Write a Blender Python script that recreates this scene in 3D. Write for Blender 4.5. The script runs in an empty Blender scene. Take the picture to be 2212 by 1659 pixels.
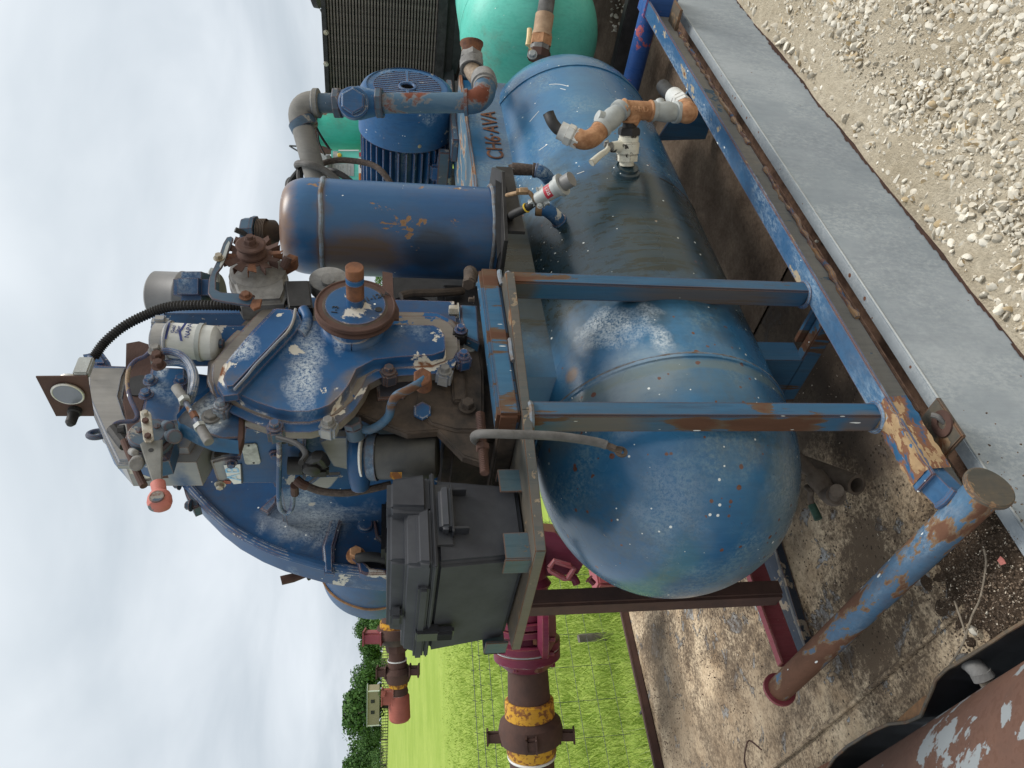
import bpy, bmesh, math, random
from mathutils import Vector, Matrix, Quaternion, noise
R=math.radians
random.seed(7)
C=bpy.context.scene
# ------------------------------------------------------------------ camera, world, sun, exposure
YAW,PITCH,ROLL,FPX,H=R(47.2217),R(9.9068),R(-0.5531),1599.1,1.25
Z=Vector((0,0,1))
_f0=Vector((math.cos(YAW),math.sin(YAW),0)); _r0=Vector((math.sin(YAW),-math.cos(YAW),0))
FWD=math.cos(PITCH)*_f0-math.sin(PITCH)*Z; _d=-math.sin(PITCH)*_f0-math.cos(PITCH)*Z
RT=math.cos(ROLL)*_r0+math.sin(ROLL)*_d; DN=-math.sin(ROLL)*_r0+math.cos(ROLL)*_d
CAM=Vector((0,0,H))
cd=bpy.data.cameras.new('camera'); cam=bpy.data.objects.new('camera',cd); C.collection.objects.link(cam)
cd.sensor_width=36; cd.lens=FPX/2212*36; cd.clip_start=.05; cd.clip_end=900
m=Matrix.Identity(4)          # the phone was held sideways: picture right = down in the world
for i in range(3):
    m[i][0]=DN[i]; m[i][1]=RT[i]; m[i][2]=-FWD[i]; m[i][3]=CAM[i]
cam.matrix_world=m; C.camera=cam
C.view_settings.view_transform='Standard'; C.view_settings.look='None'; C.view_settings.gamma=1
C.view_settings.use_curve_mapping=False; C.view_settings.exposure=0.42
SUN_EL,SUN_AZ=R(58),R(-35)
w=bpy.data.worlds.new('World'); C.world=w; w.use_nodes=True
nt=w.node_tree; nt.nodes.clear()
def wn(t): return nt.nodes.new(t)
out=wn('ShaderNodeOutputWorld'); bg=wn('ShaderNodeBackground'); bg.inputs[1].default_value=.098
sky=wn('ShaderNodeTexSky'); sky.sky_type='NISHITA'; sky.sun_disc=False; sky.sun_elevation=SUN_EL; sky.sun_rotation=math.pi/2-SUN_AZ
tc=wn('ShaderNodeTexCoord'); sep=wn('ShaderNodeSeparateXYZ'); nt.links.new(tc.outputs['Generated'],sep.inputs[0])
# cloud deck: project the view direction on a flat layer so clouds flatten toward the horizon
zz=wn('ShaderNodeMath'); zz.operation='MAXIMUM'; zz.inputs[1].default_value=.0; nt.links.new(sep.outputs[2],zz.inputs[0])
za=wn('ShaderNodeMath'); za.operation='ADD'; za.inputs[1].default_value=.22; nt.links.new(zz.outputs[0],za.inputs[0])
cmb=wn('ShaderNodeCombineXYZ')
for k in (0,1):
    dv=wn('ShaderNodeMath'); dv.operation='DIVIDE'; nt.links.new(sep.outputs[k],dv.inputs[0]); nt.links.new(za.outputs[0],dv.inputs[1]); nt.links.new(dv.outputs[0],cmb.inputs[k])
n1=wn('ShaderNodeTexNoise'); n1.inputs['Scale'].default_value=1.1; n1.inputs['Detail'].default_value=5; n1.inputs['Roughness'].default_value=.5; n1.inputs['Distortion'].default_value=.5
nt.links.new(cmb.outputs[0],n1.inputs['Vector'])
r1=wn('ShaderNodeValToRGB'); nt.links.new(n1.outputs['Fac'],r1.inputs[0])
r1.color_ramp.elements[0].position=.3; r1.color_ramp.elements[0].color=(.62,.665,.70,1)
r1.color_ramp.elements[1].position=.70; r1.color_ramp.elements[1].color=(.96,.975,.985,1)
r2=wn('ShaderNodeValToRGB'); nt.links.new(sep.outputs[2],r2.inputs[0])
r2.color_ramp.elements[0].position=0; r2.color_ramp.elements[0].color=(.70,.74,.78,1)
r2.color_ramp.elements[1].position=.55; r2.color_ramp.elements[1].color=(1.02,1.04,1.04,1)
mx=wn('ShaderNodeMix'); mx.data_type='RGBA'; mx.blend_type='MULTIPLY'; mx.inputs[0].default_value=1
nt.links.new(r1.outputs[0],mx.inputs[6]); nt.links.new(r2.outputs[0],mx.inputs[7])
sc=wn('ShaderNodeMix'); sc.data_type='RGBA'; sc.blend_type='MULTIPLY'; sc.inputs[0].default_value=1; sc.inputs[7].default_value=(8.7,8.75,8.9,1)
nt.links.new(mx.outputs[2],sc.inputs[6])
mm=wn('ShaderNodeMix'); mm.data_type='RGBA'; mm.inputs[0].default_value=.96
nt.links.new(sky.outputs[0],mm.inputs[6]); nt.links.new(sc.outputs[2],mm.inputs[7])
nt.links.new(mm.outputs[2],bg.inputs[0]); nt.links.new(bg.outputs[0],out.inputs[0])
sl=bpy.data.lights.new('sun','SUN'); sl.energy=2.3; sl.angle=R(24); sl.color=(1,.96,.9)
so=bpy.data.objects.new('sun',sl); C.collection.objects.link(so)
sd=Vector((math.cos(SUN_EL)*math.cos(SUN_AZ),math.cos(SUN_EL)*math.sin(SUN_AZ),math.sin(SUN_EL)))
so.rotation_euler=sd.to_track_quat('Z','Y').to_euler(); so.location=sd*20

# ------------------------------------------------------------------ surveying helpers (a sight line meets a plane of the machine)
def ray(x,y):
    return ((1659-y-829.5)/FPX)*RT+((x-1106)/FPX)*DN+FWD
def P(x,y,ax,val):
    r=ray(x,y); i='XYZ'.index(ax); return CAM+r*((val-CAM[i])/r[i])
def D(x,y,d): return CAM+ray(x,y)*d
# ------------------------------------------------------------------ materials
def newmat(name):
    m=bpy.data.materials.new(name); m.use_nodes=True; t=m.node_tree; b=t.nodes['Principled BSDF']; return m,t,b
def N(t,ty,**k):
    n=t.nodes.new(ty)
    for a,v in k.items():
        if a in ('op',): n.operation=v
        elif a=='loc': pass
        else: n.inputs[a].default_value=v
    return n
def L(t,a,b): t.links.new(a,b)
def noise_(t,vec,scale,detail=6,rough=.6,dist=0):
    n=N(t,'ShaderNodeTexNoise'); n.inputs['Scale'].default_value=scale; n.inputs['Detail'].default_value=detail
    n.inputs['Roughness'].default_value=rough; n.inputs['Distortion'].default_value=dist
    if vec: L(t,vec,n.inputs['Vector'])
    return n.outputs['Fac']
def ramp(t,fac,a,b,ca=(0,0,0,1),cb=(1,1,1,1)):
    r=N(t,'ShaderNodeValToRGB'); L(t,fac,r.inputs[0]); e=r.color_ramp.elements
    e[0].position=a; e[1].position=b; e[0].color=ca; e[1].color=cb; return r.outputs[0]
def mixc(t,fac,a,b):
    n=N(t,'ShaderNodeMix'); n.data_type='RGBA'
    for s,v in ((0,fac),(6,a),(7,b)):
        if hasattr(v,'is_linked') or hasattr(v,'links'): L(t,v,n.inputs[s])
        elif s==0: n.inputs[0].default_value=v
        else: n.inputs[s].default_value=(*v[:3],1)
    return n.outputs[2]
def mth(t,op,a,b=None):
    n=N(t,'ShaderNodeMath'); n.operation=op
    for i,v in enumerate((a,b)):
        if v is None: continue
        if hasattr(v,'links'): L(t,v,n.inputs[i])
        else: n.inputs[i].default_value=v
    return n.outputs[0]
def bump(t,b,h,dist=.002,strength=.6):
    n=N(t,'ShaderNodeBump'); n.inputs['Distance'].default_value=dist; n.inputs['Strength'].default_value=strength
    L(t,h,n.inputs['Height']); L(t,n.outputs[0],b.inputs['Normal'])
RUST=(.15,.062,.03)
def paint(name,base,faded=None,chip=.0,prim=(.5,.5,.47),rust=.0,scale=9,specks=.0,chalk=0.,chalkc=(.45,.52,.56),rough=.42,grime=.25,grimec=(.12,.095,.065),wear=.35,rustc=RUST,stretch=(1,1,1),sscale=70,gloss=.3,hot=(),stain=(),rspots=0,streak=1.0,scrape=()):
    """old enamel: faded patches, chips down to primer and rust, edge wear, dust, white spatter"""
    m,t,b=newmat(name); tc=N(t,'ShaderNodeTexCoord'); mp=N(t,'ShaderNodeMapping'); L(t,tc.outputs['Object'],mp.inputs[0]); mp.inputs['Scale'].default_value=stretch
    v=mp.outputs[0]; faded=faded or tuple(min(1,c*1.5+.03) for c in base)
    big=noise_(t,v,3.1,4,.55); fine=noise_(t,v,38,5,.7); med=noise_(t,v,scale,9,.62,.3)
    col=mixc(t,ramp(t,big,.38,.72),base,faded)
    col=mixc(t,mth(t,'MULTIPLY',ramp(t,fine,.35,.75),.22),col,tuple(c*.55 for c in base))
    if chalk>0:
        ck=noise_(t,v,5.3,3,.5); cf=noise_(t,v,95,4,.8)
        ckm=mth(t,'MULTIPLY',ramp(t,ck,.66-chalk*.22,.78-chalk*.2),ramp(t,cf,.42,.62))
        col=mixc(t,mth(t,'MULTIPLY',ckm,.7),col,chalkc)
    if grime>0:
        g=noise_(t,v,2.3,7,.66)
        gm=mth(t,'MULTIPLY',ramp(t,g,.68-grime*.42,.86-grime*.3),.85)
        gm=mth(t,'MULTIPLY',gm,ramp(t,noise_(t,v,60,4,.7),.25,.6)); col=mixc(t,gm,col,grimec)
    for (c,r_,am,cc) in stain:
        sb=N(t,'ShaderNodeVectorMath'); sb.operation='SUBTRACT'; L(t,tc.outputs['Object'],sb.inputs[0]); sb.inputs[1].default_value=c
        dv_=N(t,'ShaderNodeVectorMath'); dv_.operation='DIVIDE'; L(t,sb.outputs[0],dv_.inputs[0]); dv_.inputs[1].default_value=r_ if hasattr(r_,'__len__') else (r_,)*3
        ln=N(t,'ShaderNodeVectorMath'); ln.operation='LENGTH'; L(t,dv_.outputs[0],ln.inputs[0])
        k=mth(t,'ADD',ln.outputs['Value'],mth(t,'MULTIPLY',mth(t,'SUBTRACT',noise_(t,v,7,6,.65),.5),1.3)); col=mixc(t,mth(t,'MULTIPLY',ramp(t,k,.55,1.0,(1,1,1,1),(0,0,0,1)),am),col,cc)
    for (c,r_,am) in scrape:
        sb=N(t,'ShaderNodeVectorMath'); sb.operation='SUBTRACT'; L(t,tc.outputs['Object'],sb.inputs[0]); sb.inputs[1].default_value=c
        dv_=N(t,'ShaderNodeVectorMath'); dv_.operation='DIVIDE'; L(t,sb.outputs[0],dv_.inputs[0]); dv_.inputs[1].default_value=r_
        ln=N(t,'ShaderNodeVectorMath'); ln.operation='LENGTH'; L(t,dv_.outputs[0],ln.inputs[0])
        k=mth(t,'ADD',ln.outputs['Value'],mth(t,'MULTIPLY',mth(t,'SUBTRACT',noise_(t,v,9,5,.6,.6),.5),2.2)); g_=noise_(t,v,150,4,.85)
        k=mth(t,'MULTIPLY',ramp(t,k,.35,1.0,(1,1,1,1),(0,0,0,1)),ramp(t,g_,.40,.56)); col=mixc(t,mth(t,'MULTIPLY',k,am),col,(.55,.60,.63))
    if rspots>0:
        v3=N(t,'ShaderNodeTexVoronoi'); v3.inputs['Scale'].default_value=38; L(t,v,v3.inputs['Vector']); c3=N(t,'ShaderNodeSeparateColor'); L(t,v3.outputs['Color'],c3.inputs[0])
        k=mth(t,'ADD',v3.outputs['Distance'],mth(t,'MULTIPLY',mth(t,'SUBTRACT',fine,.5),.35)); k=mth(t,'MULTIPLY',mth(t,'LESS_THAN',k,mth(t,'MULTIPLY',mth(t,'POWER',c3.outputs[1],2.0),.26)),mth(t,'GREATER_THAN',noise_(t,v,3.3,3,.6),.62-rspots*.2)); col=mixc(t,k,col,(.14,.05,.022))
    mask=None
    th=.76-chip*.34
    src=med
    for (c,r_,am) in hot:
        sb=N(t,'ShaderNodeVectorMath'); sb.operation='DISTANCE'; L(t,tc.outputs['Object'],sb.inputs[0]); sb.inputs[1].default_value=c
        src=mth(t,'ADD',src,mth(t,'MULTIPLY',ramp(t,mth(t,'DIVIDE',sb.outputs['Value'],r_),.0,1.0,(1,1,1,1),(0,0,0,1)),am))
    if wear>0:
        bv=N(t,'ShaderNodeBevel'); bv.samples=2; bv.inputs['Radius'].default_value=.005
        ge=N(t,'ShaderNodeNewGeometry'); dp=N(t,'ShaderNodeVectorMath'); dp.operation='DOT_PRODUCT'
        L(t,bv.outputs[0],dp.inputs[0]); L(t,ge.outputs['Normal'],dp.inputs[1])
        ed=mth(t,'MULTIPLY',mth(t,'SUBTRACT',1.0,dp.outputs['Value']),wear*2.2); src=mth(t,'ADD',src,ed)
    sm=noise_(t,v,scale*4.2,7,.7,.4); smk=ramp(t,mth(t,'ADD',sm,mth(t,'MULTIPLY',mth(t,'SUBTRACT',src,.5),.55)),.79-chip*.20,.80-chip*.20)
    if chip>0: col=mixc(t,mth(t,'MULTIPLY',smk,.85),col,mixc(t,noise_(t,v,13,3,.5),prim,rustc))
    mps=N(t,'ShaderNodeMapping'); L(t,tc.outputs['Object'],mps.inputs[0]); mps.inputs['Scale'].default_value=(48,48,3.0)
    stv=noise_(t,mps.outputs[0],1.0,5,.65); col=mixc(t,mth(t,'MULTIPLY',ramp(t,stv,.50,.72),.34*streak),col,tuple(c*.40+.012 for c in base)); col=mixc(t,mth(t,'MULTIPLY',ramp(t,stv,.44,.26),.12*streak),col,tuple(min(1,c*1.15+.04) for c in faded))
    pm=ramp(t,src,th,th+.012); rm=ramp(t,src,th+.075*(1-rust)+.006,th+.075*(1-rust)+.05)
    if chip>0 or wear>0:
        col=mixc(t,pm,col,prim)
        rc=mixc(t,noise_(t,v,28,5,.7),tuple(c*.6 for c in rustc),tuple(min(1,c*1.7) for c in rustc)); col=mixc(t,rm,col,rc)
    if specks>0:
        vo=N(t,'ShaderNodeTexVoronoi'); vo.inputs['Scale'].default_value=sscale; L(t,v,vo.inputs['Vector'])
        gate=mth(t,'GREATER_THAN',noise_(t,v,7,3,.6),.62-specks*.2)
        c2=N(t,'ShaderNodeSeparateColor'); L(t,vo.outputs['Color'],c2.inputs[0]); sp=mth(t,'LESS_THAN',vo.outputs['Distance'],mth(t,'MULTIPLY',mth(t,'POWER',c2.outputs[1],3.0),.19))
        sp=mth(t,'MULTIPLY',mth(t,'MULTIPLY',sp,gate),mth(t,'GREATER_THAN',c2.outputs[0],.45)); col=mixc(t,sp,col,(.75,.77,.74))
    L(t,col,b.inputs['Base Color'])
    rr=mixc(t,pm,(rough,)*3,(.85,)*3); rr=mixc(t,mth(t,'MULTIPLY',big,.35),rr,(.75,)*3); L(t,rr,b.inputs['Roughness'])
    b.inputs['Specular IOR Level'].default_value=gloss*.75
    bump(t,b,mth(t,'ADD',mth(t,'MULTIPLY',pm,-.5),mth(t,'MULTIPLY',fine,.22)),.0016,.55)
    return m
def simple(name,col,rough=.6,metal=0,var=.25,scale=18,col2=None,bumpd=.0008,spec=.4,hi=.65):
    m,t,b=newmat(name); tc=N(t,'ShaderNodeTexCoord'); v=tc.outputs['Object']
    n=noise_(t,v,scale,7,.65,.2); col2=col2 or tuple(c*(1-var*1.6) if var<.6 else c*.2 for c in col)
    L(t,mixc(t,ramp(t,n,.36,hi),col2,col),b.inputs['Base Color']); b.inputs['Roughness'].default_value=rough; b.inputs['Metallic'].default_value=metal
    b.inputs['Specular IOR Level'].default_value=spec
    bump(t,b,noise_(t,v,scale*6,4,.7),bumpd,.5); return m
BL=(.013,.074,.20); BF=(.032,.12,.255)
M={}
M['blue']=paint('blue_enamel',BL,BF,chip=.33,specks=.3,chalk=.45,grime=.35)
M['blue_engine']=paint('blue_engine_enamel',(.010,.060,.165),(.026,.10,.215),streak=.3,chip=.42,prim=(.50,.47,.42),rust=.3,scale=9,scrape=[(P(680,1105,'Y',1.70),(.11,.2,.12),.8),(P(455,900,'Y',1.18),(.055,.06,.035),.9),(P(350,797,'Y',1.235),(.03,.05,.015),.9)],chalk=.3,specks=.4,grime=.5,grimec=(.065,.05,.038),gloss=.4,rough=.36,stain=[(P(440,975,'Y',1.34),(.10,.3,.055),.95,(.26,.255,.245)),(P(300,1010,'Y',1.36),(.07,.3,.09),.95,(.26,.255,.245)),(P(650,1110,'Y',1.70),(.09,.2,.12),.6,(.22,.24,.26)),(P(700,1060,'Y',1.70),(.08,.2,.07),.6,(.16,.14,.12)),(P(460,900,'Y',1.18),(.05,.05,.04),.5,(.28,.33,.38)),(P(860,840,'Y',1.2),(.10,.2,.07),.8,(.06,.045,.035))])
M['blue_cover']=paint('blue_cover_enamel',(.010,.062,.175),(.028,.11,.25),streak=.25,chip=.30,prim=(.60,.57,.50),rust=.25,scale=9,scrape=[(P(660,795,'Y',1.14),(.11,.1,.045),.85),(P(510,760,'Y',1.13),(.06,.1,.05),.8),(P(735,735,'Y',1.14),(.05,.1,.02),.8)],chalk=.35,chalkc=(.42,.50,.55),specks=.1,grime=.35,wear=.5,rough=.36,
    hot=[(P(960,750,'Y',1.15),.085,.20),(P(890,780,'Y',1.15),.06,.18),(P(640,880,'Y',1.15),.045,.17),(P(600,690,'Y',1.13),.075,.22),(P(540,735,'Y',1.13),.05,.17),(P(480,800,'Y',1.14),.06,.17),(P(505,850,'Y',1.15),.035,.2),(P(700,845,'Y',1.15),.03,.18),(P(560,895,'Y',1.17),.06,.2),(P(700,905,'Y',1.17),.06,.17),(P(780,840,'Y',1.17),.05,.15)],
    stain=[(P(775,835,'Y',1.16),(.045,.2,.05),.7,(.15,.12,.09)),(P(730,890,'Y',1.17),(.06,.2,.03),.7,(.15,.12,.09)),(P(780,730,'Y',1.15),(.07,.2,.05),.5,(.11,.13,.14))])
M['blue_tank']=paint('blue_tank_enamel',(.015,.098,.225),(.036,.155,.28),chip=.12,prim=(.30,.26,.2),rust=.8,scale=26,chalk=.80,chalkc=(.16,.26,.31),specks=1.6,streak=.7,grime=.5,grimec=(.085,.10,.095),rough=.17,wear=0,sscale=52,gloss=.85,rspots=.1,scrape=[(P(1325,735,'Y',1.25),(.085,.2,.10),.9),(P(1420,750,'Y',1.2),(.05,.2,.03),.8)],
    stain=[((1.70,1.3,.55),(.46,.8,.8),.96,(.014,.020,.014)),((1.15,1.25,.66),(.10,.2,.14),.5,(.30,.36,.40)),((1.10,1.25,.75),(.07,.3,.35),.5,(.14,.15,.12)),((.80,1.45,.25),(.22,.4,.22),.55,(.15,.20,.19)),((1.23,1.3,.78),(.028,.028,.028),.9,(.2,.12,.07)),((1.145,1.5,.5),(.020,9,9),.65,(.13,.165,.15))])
M['blue_dome']=paint('blue_dome_enamel',(.015,.098,.225),(.036,.155,.28),chip=.12,prim=(.30,.26,.2),rust=.8,scale=26,scrape=[((.86,1.25,.30),(.20,.3,.10),.2),((.85,1.3,.62),(.10,.2,.10),.18)],chalk=.80,chalkc=(.16,.26,.31),specks=1.6,streak=.7,grime=.5,grimec=(.085,.10,.095),rough=.17,wear=0,sscale=52,gloss=.85,rspots=.8,
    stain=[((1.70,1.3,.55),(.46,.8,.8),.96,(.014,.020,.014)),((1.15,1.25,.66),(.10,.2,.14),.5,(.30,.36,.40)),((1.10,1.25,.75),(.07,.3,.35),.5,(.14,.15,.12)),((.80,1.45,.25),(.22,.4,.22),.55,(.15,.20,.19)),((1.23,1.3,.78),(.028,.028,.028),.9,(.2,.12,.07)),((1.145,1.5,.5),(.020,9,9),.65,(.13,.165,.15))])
M['blue_bar']=paint('blue_bar_enamel',(.020,.095,.19),(.055,.155,.25),rustc=(.085,.04,.024),chip=.53,rust=.85,prim=(.11,.075,.05),scale=11,stretch=(1,1,.16),grime=.68,grimec=(.085,.058,.036),specks=.4,wear=.9,stain=[((1.370,1.148,.42),(.012,.06,.28),.9,(.12,.085,.06)),((.948,1.148,.80),(.012,.06,.14),.9,(.13,.095,.068)),((.948,1.148,.20),(.03,.06,.06),.85,(.12,.08,.05)),((1.372,1.148,.93),(.012,.06,.06),.9,(.09,.065,.045))],hot=[((.965,1.12,.44),.10,.20),((.955,1.15,.60),.07,.12),((.95,1.15,.33),.08,.13)])
M['blue_rail']=paint('blue_rail_enamel',(.014,.070,.175),(.06,.145,.25),chip=.48,rust=.45,prim=(.33,.28,.2),scale=12,stretch=(.45,1,1),grime=.35,grimec=(.09,.06,.04),specks=1.5,sscale=60,wear=.7,chalk=.9,chalkc=(.36,.44,.50))
M['blue_pipe']=paint('blue_rusty_pipe',(.035,.115,.22),(.09,.19,.29),chip=.64,rust=.92,prim=(.22,.15,.09),rustc=(.125,.06,.036),scale=17,stretch=(1,.38,1),specks=1.6,sscale=60,grime=.75,grimec=(.13,.07,.043),wear=.2,chalk=.5,hot=[((.705,1.95,.12),.70,.18),((.75,1.10,.08),.09,.12),((.69,1.35,.06),.10,.10)])
M['blue_duct']=paint('blue_grey_duct',(.028,.070,.12),(.075,.12,.165),chip=.50,rust=.6,prim=(.24,.23,.21),rustc=(.11,.038,.024),scale=11,specks=.4,grime=.5,grimec=(.10,.08,.06),wear=.5)
M['sep']=paint('blue_separator',(.011,.070,.185),(.030,.105,.21),chip=.34,rust=.8,prim=(.25,.15,.08),rustc=(.17,.085,.04),scale=14,stretch=(1,1,.6),grime=.35,grimec=(.085,.05,.03),wear=.2,specks=.1,gloss=.6,rough=.27,streak=.5,
    stain=[(D(790,548,2.03),(.09,.09,.17),.95,(.11,.07,.04)),(D(700,500,2.03),(.04,.12,.05),.7,(.12,.075,.045)),((1.787,1.285,1.535),(.3,.3,.075),.9,(.20,.11,.055)),(D(930,545,2.03),(.09,.09,.10),.8,(.015,.02,.03)),((1.787,1.285,1.417),(.3,.3,.016),.8,(.12,.06,.03))],
    hot=[(D(840,470,2.03),.10,.16),(D(900,490,2.03),.08,.14)])
M['weld']=simple('weld_bead',(.16,.22,.28),.6,0,.4,40,(.13,.09,.06),.003)
M['plate']=paint('rough_cut_plate',(.055,.062,.06),(.10,.078,.055),chip=.5,rust=.5,prim=(.22,.15,.09),scale=12,grime=.6,grimec=(.17,.12,.07),wear=.15)
M['cut_edge']=paint('flame_cut_edge',(.085,.095,.095),(.15,.105,.07),chip=.5,rust=.4,prim=(.25,.2,.14),scale=30,grime=.3,wear=0)
M['brown_grime']=simple('oily_brown_grime',(.088,.062,.045),.75,0,.4,14,(.025,.02,.016),.003)
M['black_oily']=simple('black_oily_steel',(.028,.026,.026),.55,0,.4,20)
M['flange']=paint('grimy_flange',(.17,.15,.13),(.28,.26,.23),chip=.5,prim=(.02,.09,.22),rust=.2,rustc=RUST,scale=7,grime=.55,grimec=(.13,.09,.06),wear=.3)
M['grey_bare']=paint('grey_flaked_primer',(.25,.24,.23),(.33,.32,.30),chip=.28,prim=BL,rust=.2,rustc=(.02,.09,.22),scale=4.5,grime=.2,wear=.3,chalk=0)
M['rust']=simple('dark_rust',(.20,.085,.042),.88,0,.4,26,(.07,.032,.022),.0025)
M['rust_brown']=simple('brown_rusted_iron',(.085,.043,.032),.85,0,.4,12,(.055,.03,.024),.002)
M['orange_rust']=simple('orange_rust',(.34,.18,.08),.9,0,.4,22,(.13,.075,.045),.003)
M['alloy']=simple('weathered_alloy',(.24,.235,.225),.7,.0,.35,22,(.12,.115,.11),.0015)
M['alloy_light']=simple('pale_galvanised',(.38,.40,.39),.55,.15,.3,24,(.30,.31,.30),.001)
M['zinc']=simple('zinc_bolt',(.5,.48,.42),.4,.6,.3,30,(.3,.25,.18))
M['black_plastic']=simple('black_battery_plastic',(.034,.035,.041),.62,0,.4,9,(.052,.055,.062),.0006,.22)
M['black_plastic_clip']=simple('grey_black_clip_plastic',(.024,.025,.032),.45,0,.3,20,(.018,.02,.024),.0004,.5)
M['rubber']=simple('black_rubber',(.028,.027,.027),.62,0,.4,30)
M['rubber_grey']=simple('dusty_grey_rubber',(.13,.125,.12),.75,0,.3,24,(.07,.066,.062))
M['braid']=simple('brown_braided_hose',(.10,.072,.058),.8,0,.4,120,(.04,.03,.025),.003)
M['white_paint']=paint('flaking_white_paint',(.62,.60,.50),(.70,.68,.6),chip=.58,prim=(.05,.045,.04),rust=.3,rustc=(.06,.04,.03),scale=18,grime=.1,wear=.4)
M['white_filter']=paint('white_filter_can',(.55,.56,.54),(.62,.61,.57),chip=.34,prim=(.42,.40,.33),rust=.3,scale=9,grime=.2,grimec=(.42,.30,.14),wear=.2)
M['grey_can']=simple('grey_filter_canister',(.20,.195,.19),.5,0,.2,6,(.15,.147,.145),.0003)
M['oil_filter']=simple('sooty_oil_filter',(.045,.045,.043),.55,0,.4,12,(.085,.08,.068),.001)
M['pink']=paint('faded_red_plastic',(.42,.125,.10),(.5,.2,.17),chip=.42,prim=(.13,.17,.18),rust=0,rustc=(.13,.17,.18),scale=12,grime=0,wear=0,rough=.6)
M['grey_lever']=simple('grey_cast_lever',(.20,.20,.185),.55,.2,.3,20,(.12,.12,.11))
M['green']=paint('sea_green_enamel',(.085,.46,.36),(.16,.58,.47),chip=.14,rust=.6,scale=14,grime=.2,grimec=(.2,.14,.09),specks=.15,wear=0,rough=.4)
M['green_rust']=paint('rust_eaten_green',(.04,.37,.27),(.06,.43,.33),chip=.42,rust=.9,rustc=(.12,.045,.025),prim=(.12,.05,.03),scale=4,grime=.2,wear=.8)
M['red_iron']=paint('maroon_enamel',(.10,.009,.028),(.165,.024,.050),chip=.15,rust=.5,rustc=(.25,.1,.04),scale=9,grime=.15,wear=.4,rough=.4)
M['red_oxide']=paint('faded_red_oxide',(.28,.075,.05),(.36,.12,.09),chip=.2,rust=.4,scale=12,grime=.2,wear=.2,rough=.75)
M['yellow']=paint('yellow_band',(.50,.24,.015),(.55,.30,.03),chip=.74,rust=.9,rustc=(.17,.07,.025),prim=(.36,.17,.03),scale=38,grime=.1,wear=.3)
M['bar_flaked']=paint('flaked_black_blue_bar',(.015,.022,.035),(.02,.035,.06),chip=.62,prim=(.28,.23,.17),rust=.5,scale=9,grime=.4,wear=.2)
M['scaled']=paint('orange_scale_over_blue',(.22,.115,.05),(.38,.27,.15),chip=.72,prim=(.17,.08,.045),rust=.3,rustc=(.02,.075,.15),scale=22,stretch=(.5,1,1),grime=.25,wear=.3)
M['bracket']=paint('teal_rusty_bracket',(.035,.075,.095),(.07,.11,.13),chip=.5,rust=.7,prim=(.13,.10,.07),scale=14,grime=.6,grimec=(.11,.085,.06),wear=.35,specks=.5)
M['blue_skylit']=paint('blue_skylit_enamel',(.035,.135,.29),(.07,.20,.36),chip=.2,specks=.5,chalk=.4,grime=.2,wear=0,streak=.3)  # sky light on the hood flange painted in as a lighter blue
M['blue_flaked']=paint('flaking_blue_over_rust',(.03,.10,.17),(.12,.19,.24),chip=.62,rust=.5,prim=(.25,.22,.18),rustc=(.17,.075,.04),scale=15,stretch=(.5,1,1),grime=.4,grimec=(.14,.09,.06),wear=.5,specks=.6)
M['trough_rust']=simple('rusty_trough',(.17,.10,.065),.9,0,.4,22,(.065,.035,.024),.004)
M['pink_paint']=paint('pink_red_paint',(.22,.035,.05),(.33,.09,.10),chip=.42,rust=.3,prim=(.3,.3,.3),scale=9,grime=.2,wear=.4,specks=.5)
M['red_blue']=paint('red_over_blue_paint',(.02,.07,.24),(.045,.12,.33),chip=.57,rust=1,prim=(.40,.10,.11),rustc=(.38,.09,.10),scale=7,specks=.4,grime=.1,wear=.1)
M['grey_side']=paint('chalky_grey_side',(.27,.305,.33),(.38,.41,.43),chip=.14,rust=.8,scale=30,stretch=(1,1,.7),streak=.35,grime=.55,grimec=(.20,.225,.25),specks=.0,wear=.0,prim=(.2,.15,.1),rspots=1.0,chalk=1.1,chalkc=(.42,.45,.46),rough=.6,gloss=.2,stain=[((1.5,1.11,-.345),(9,.2,.035),.85,(.12,.07,.05))])
M['steel_dark']=simple('radiator_black',(.035,.033,.033),.6,0,.4,30)
M['fin']=simple('dusty_radiator_fin',(.17,.145,.125),.75,.0,.35,40,(.09,.075,.065))
M['brass']=simple('worn_brass',(.33,.22,.12),.55,.3,.35,24,(.17,.10,.055))
M['tan_iron']=simple('tan_rusted_fitting',(.46,.25,.13),.85,0,.35,40,(.26,.12,.055),.002)
M['label_white']=simple('label_white',(.72,.72,.70),.5,0,.1,10)
M['label_plate']=simple('engraved_plate',(.45,.45,.42),.5,.2,.3,60,(.25,.25,.23))
M['navy_ink']=simple('navy_ink',(.02,.035,.16),.5,0,.1,10)
M['black_ink']=simple('black_ink',(.02,.02,.02),.5,0,.1,10)
M['cyan_ink']=simple('cyan_print',(.12,.42,.72),.4,0,.2,60,(.5,.6,.65))
M['red_ink']=simple('red_label',(.45,.03,.05),.5,0,.2,40)
M['yellow_plastic']=simple('yellow_plastic',(.7,.48,.04),.5,0,.15,20)
M['cream']=simple('cream_handle',(.72,.52,.26),.5,0,.15,20)
M['glass_grey']=simple('dull_gauge_glass',(.17,.18,.21),.18,0,.2,8,(.13,.14,.16),0,.6)
M['chrome']=simple('chrome_bezel',(.62,.6,.55),.3,.6,.2,30,(.45,.42,.36))
M['wood_dry']=simple('dry_twig',(.34,.28,.21),.9,0,.3,40)
M['wood_post']=simple('weathered_post',(.15,.13,.11),.95,0,.4,20,(.1,.085,.07),.004)
M['wire']=simple('fence_wire',(.12,.125,.12),.6,.3,.3,30)
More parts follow.
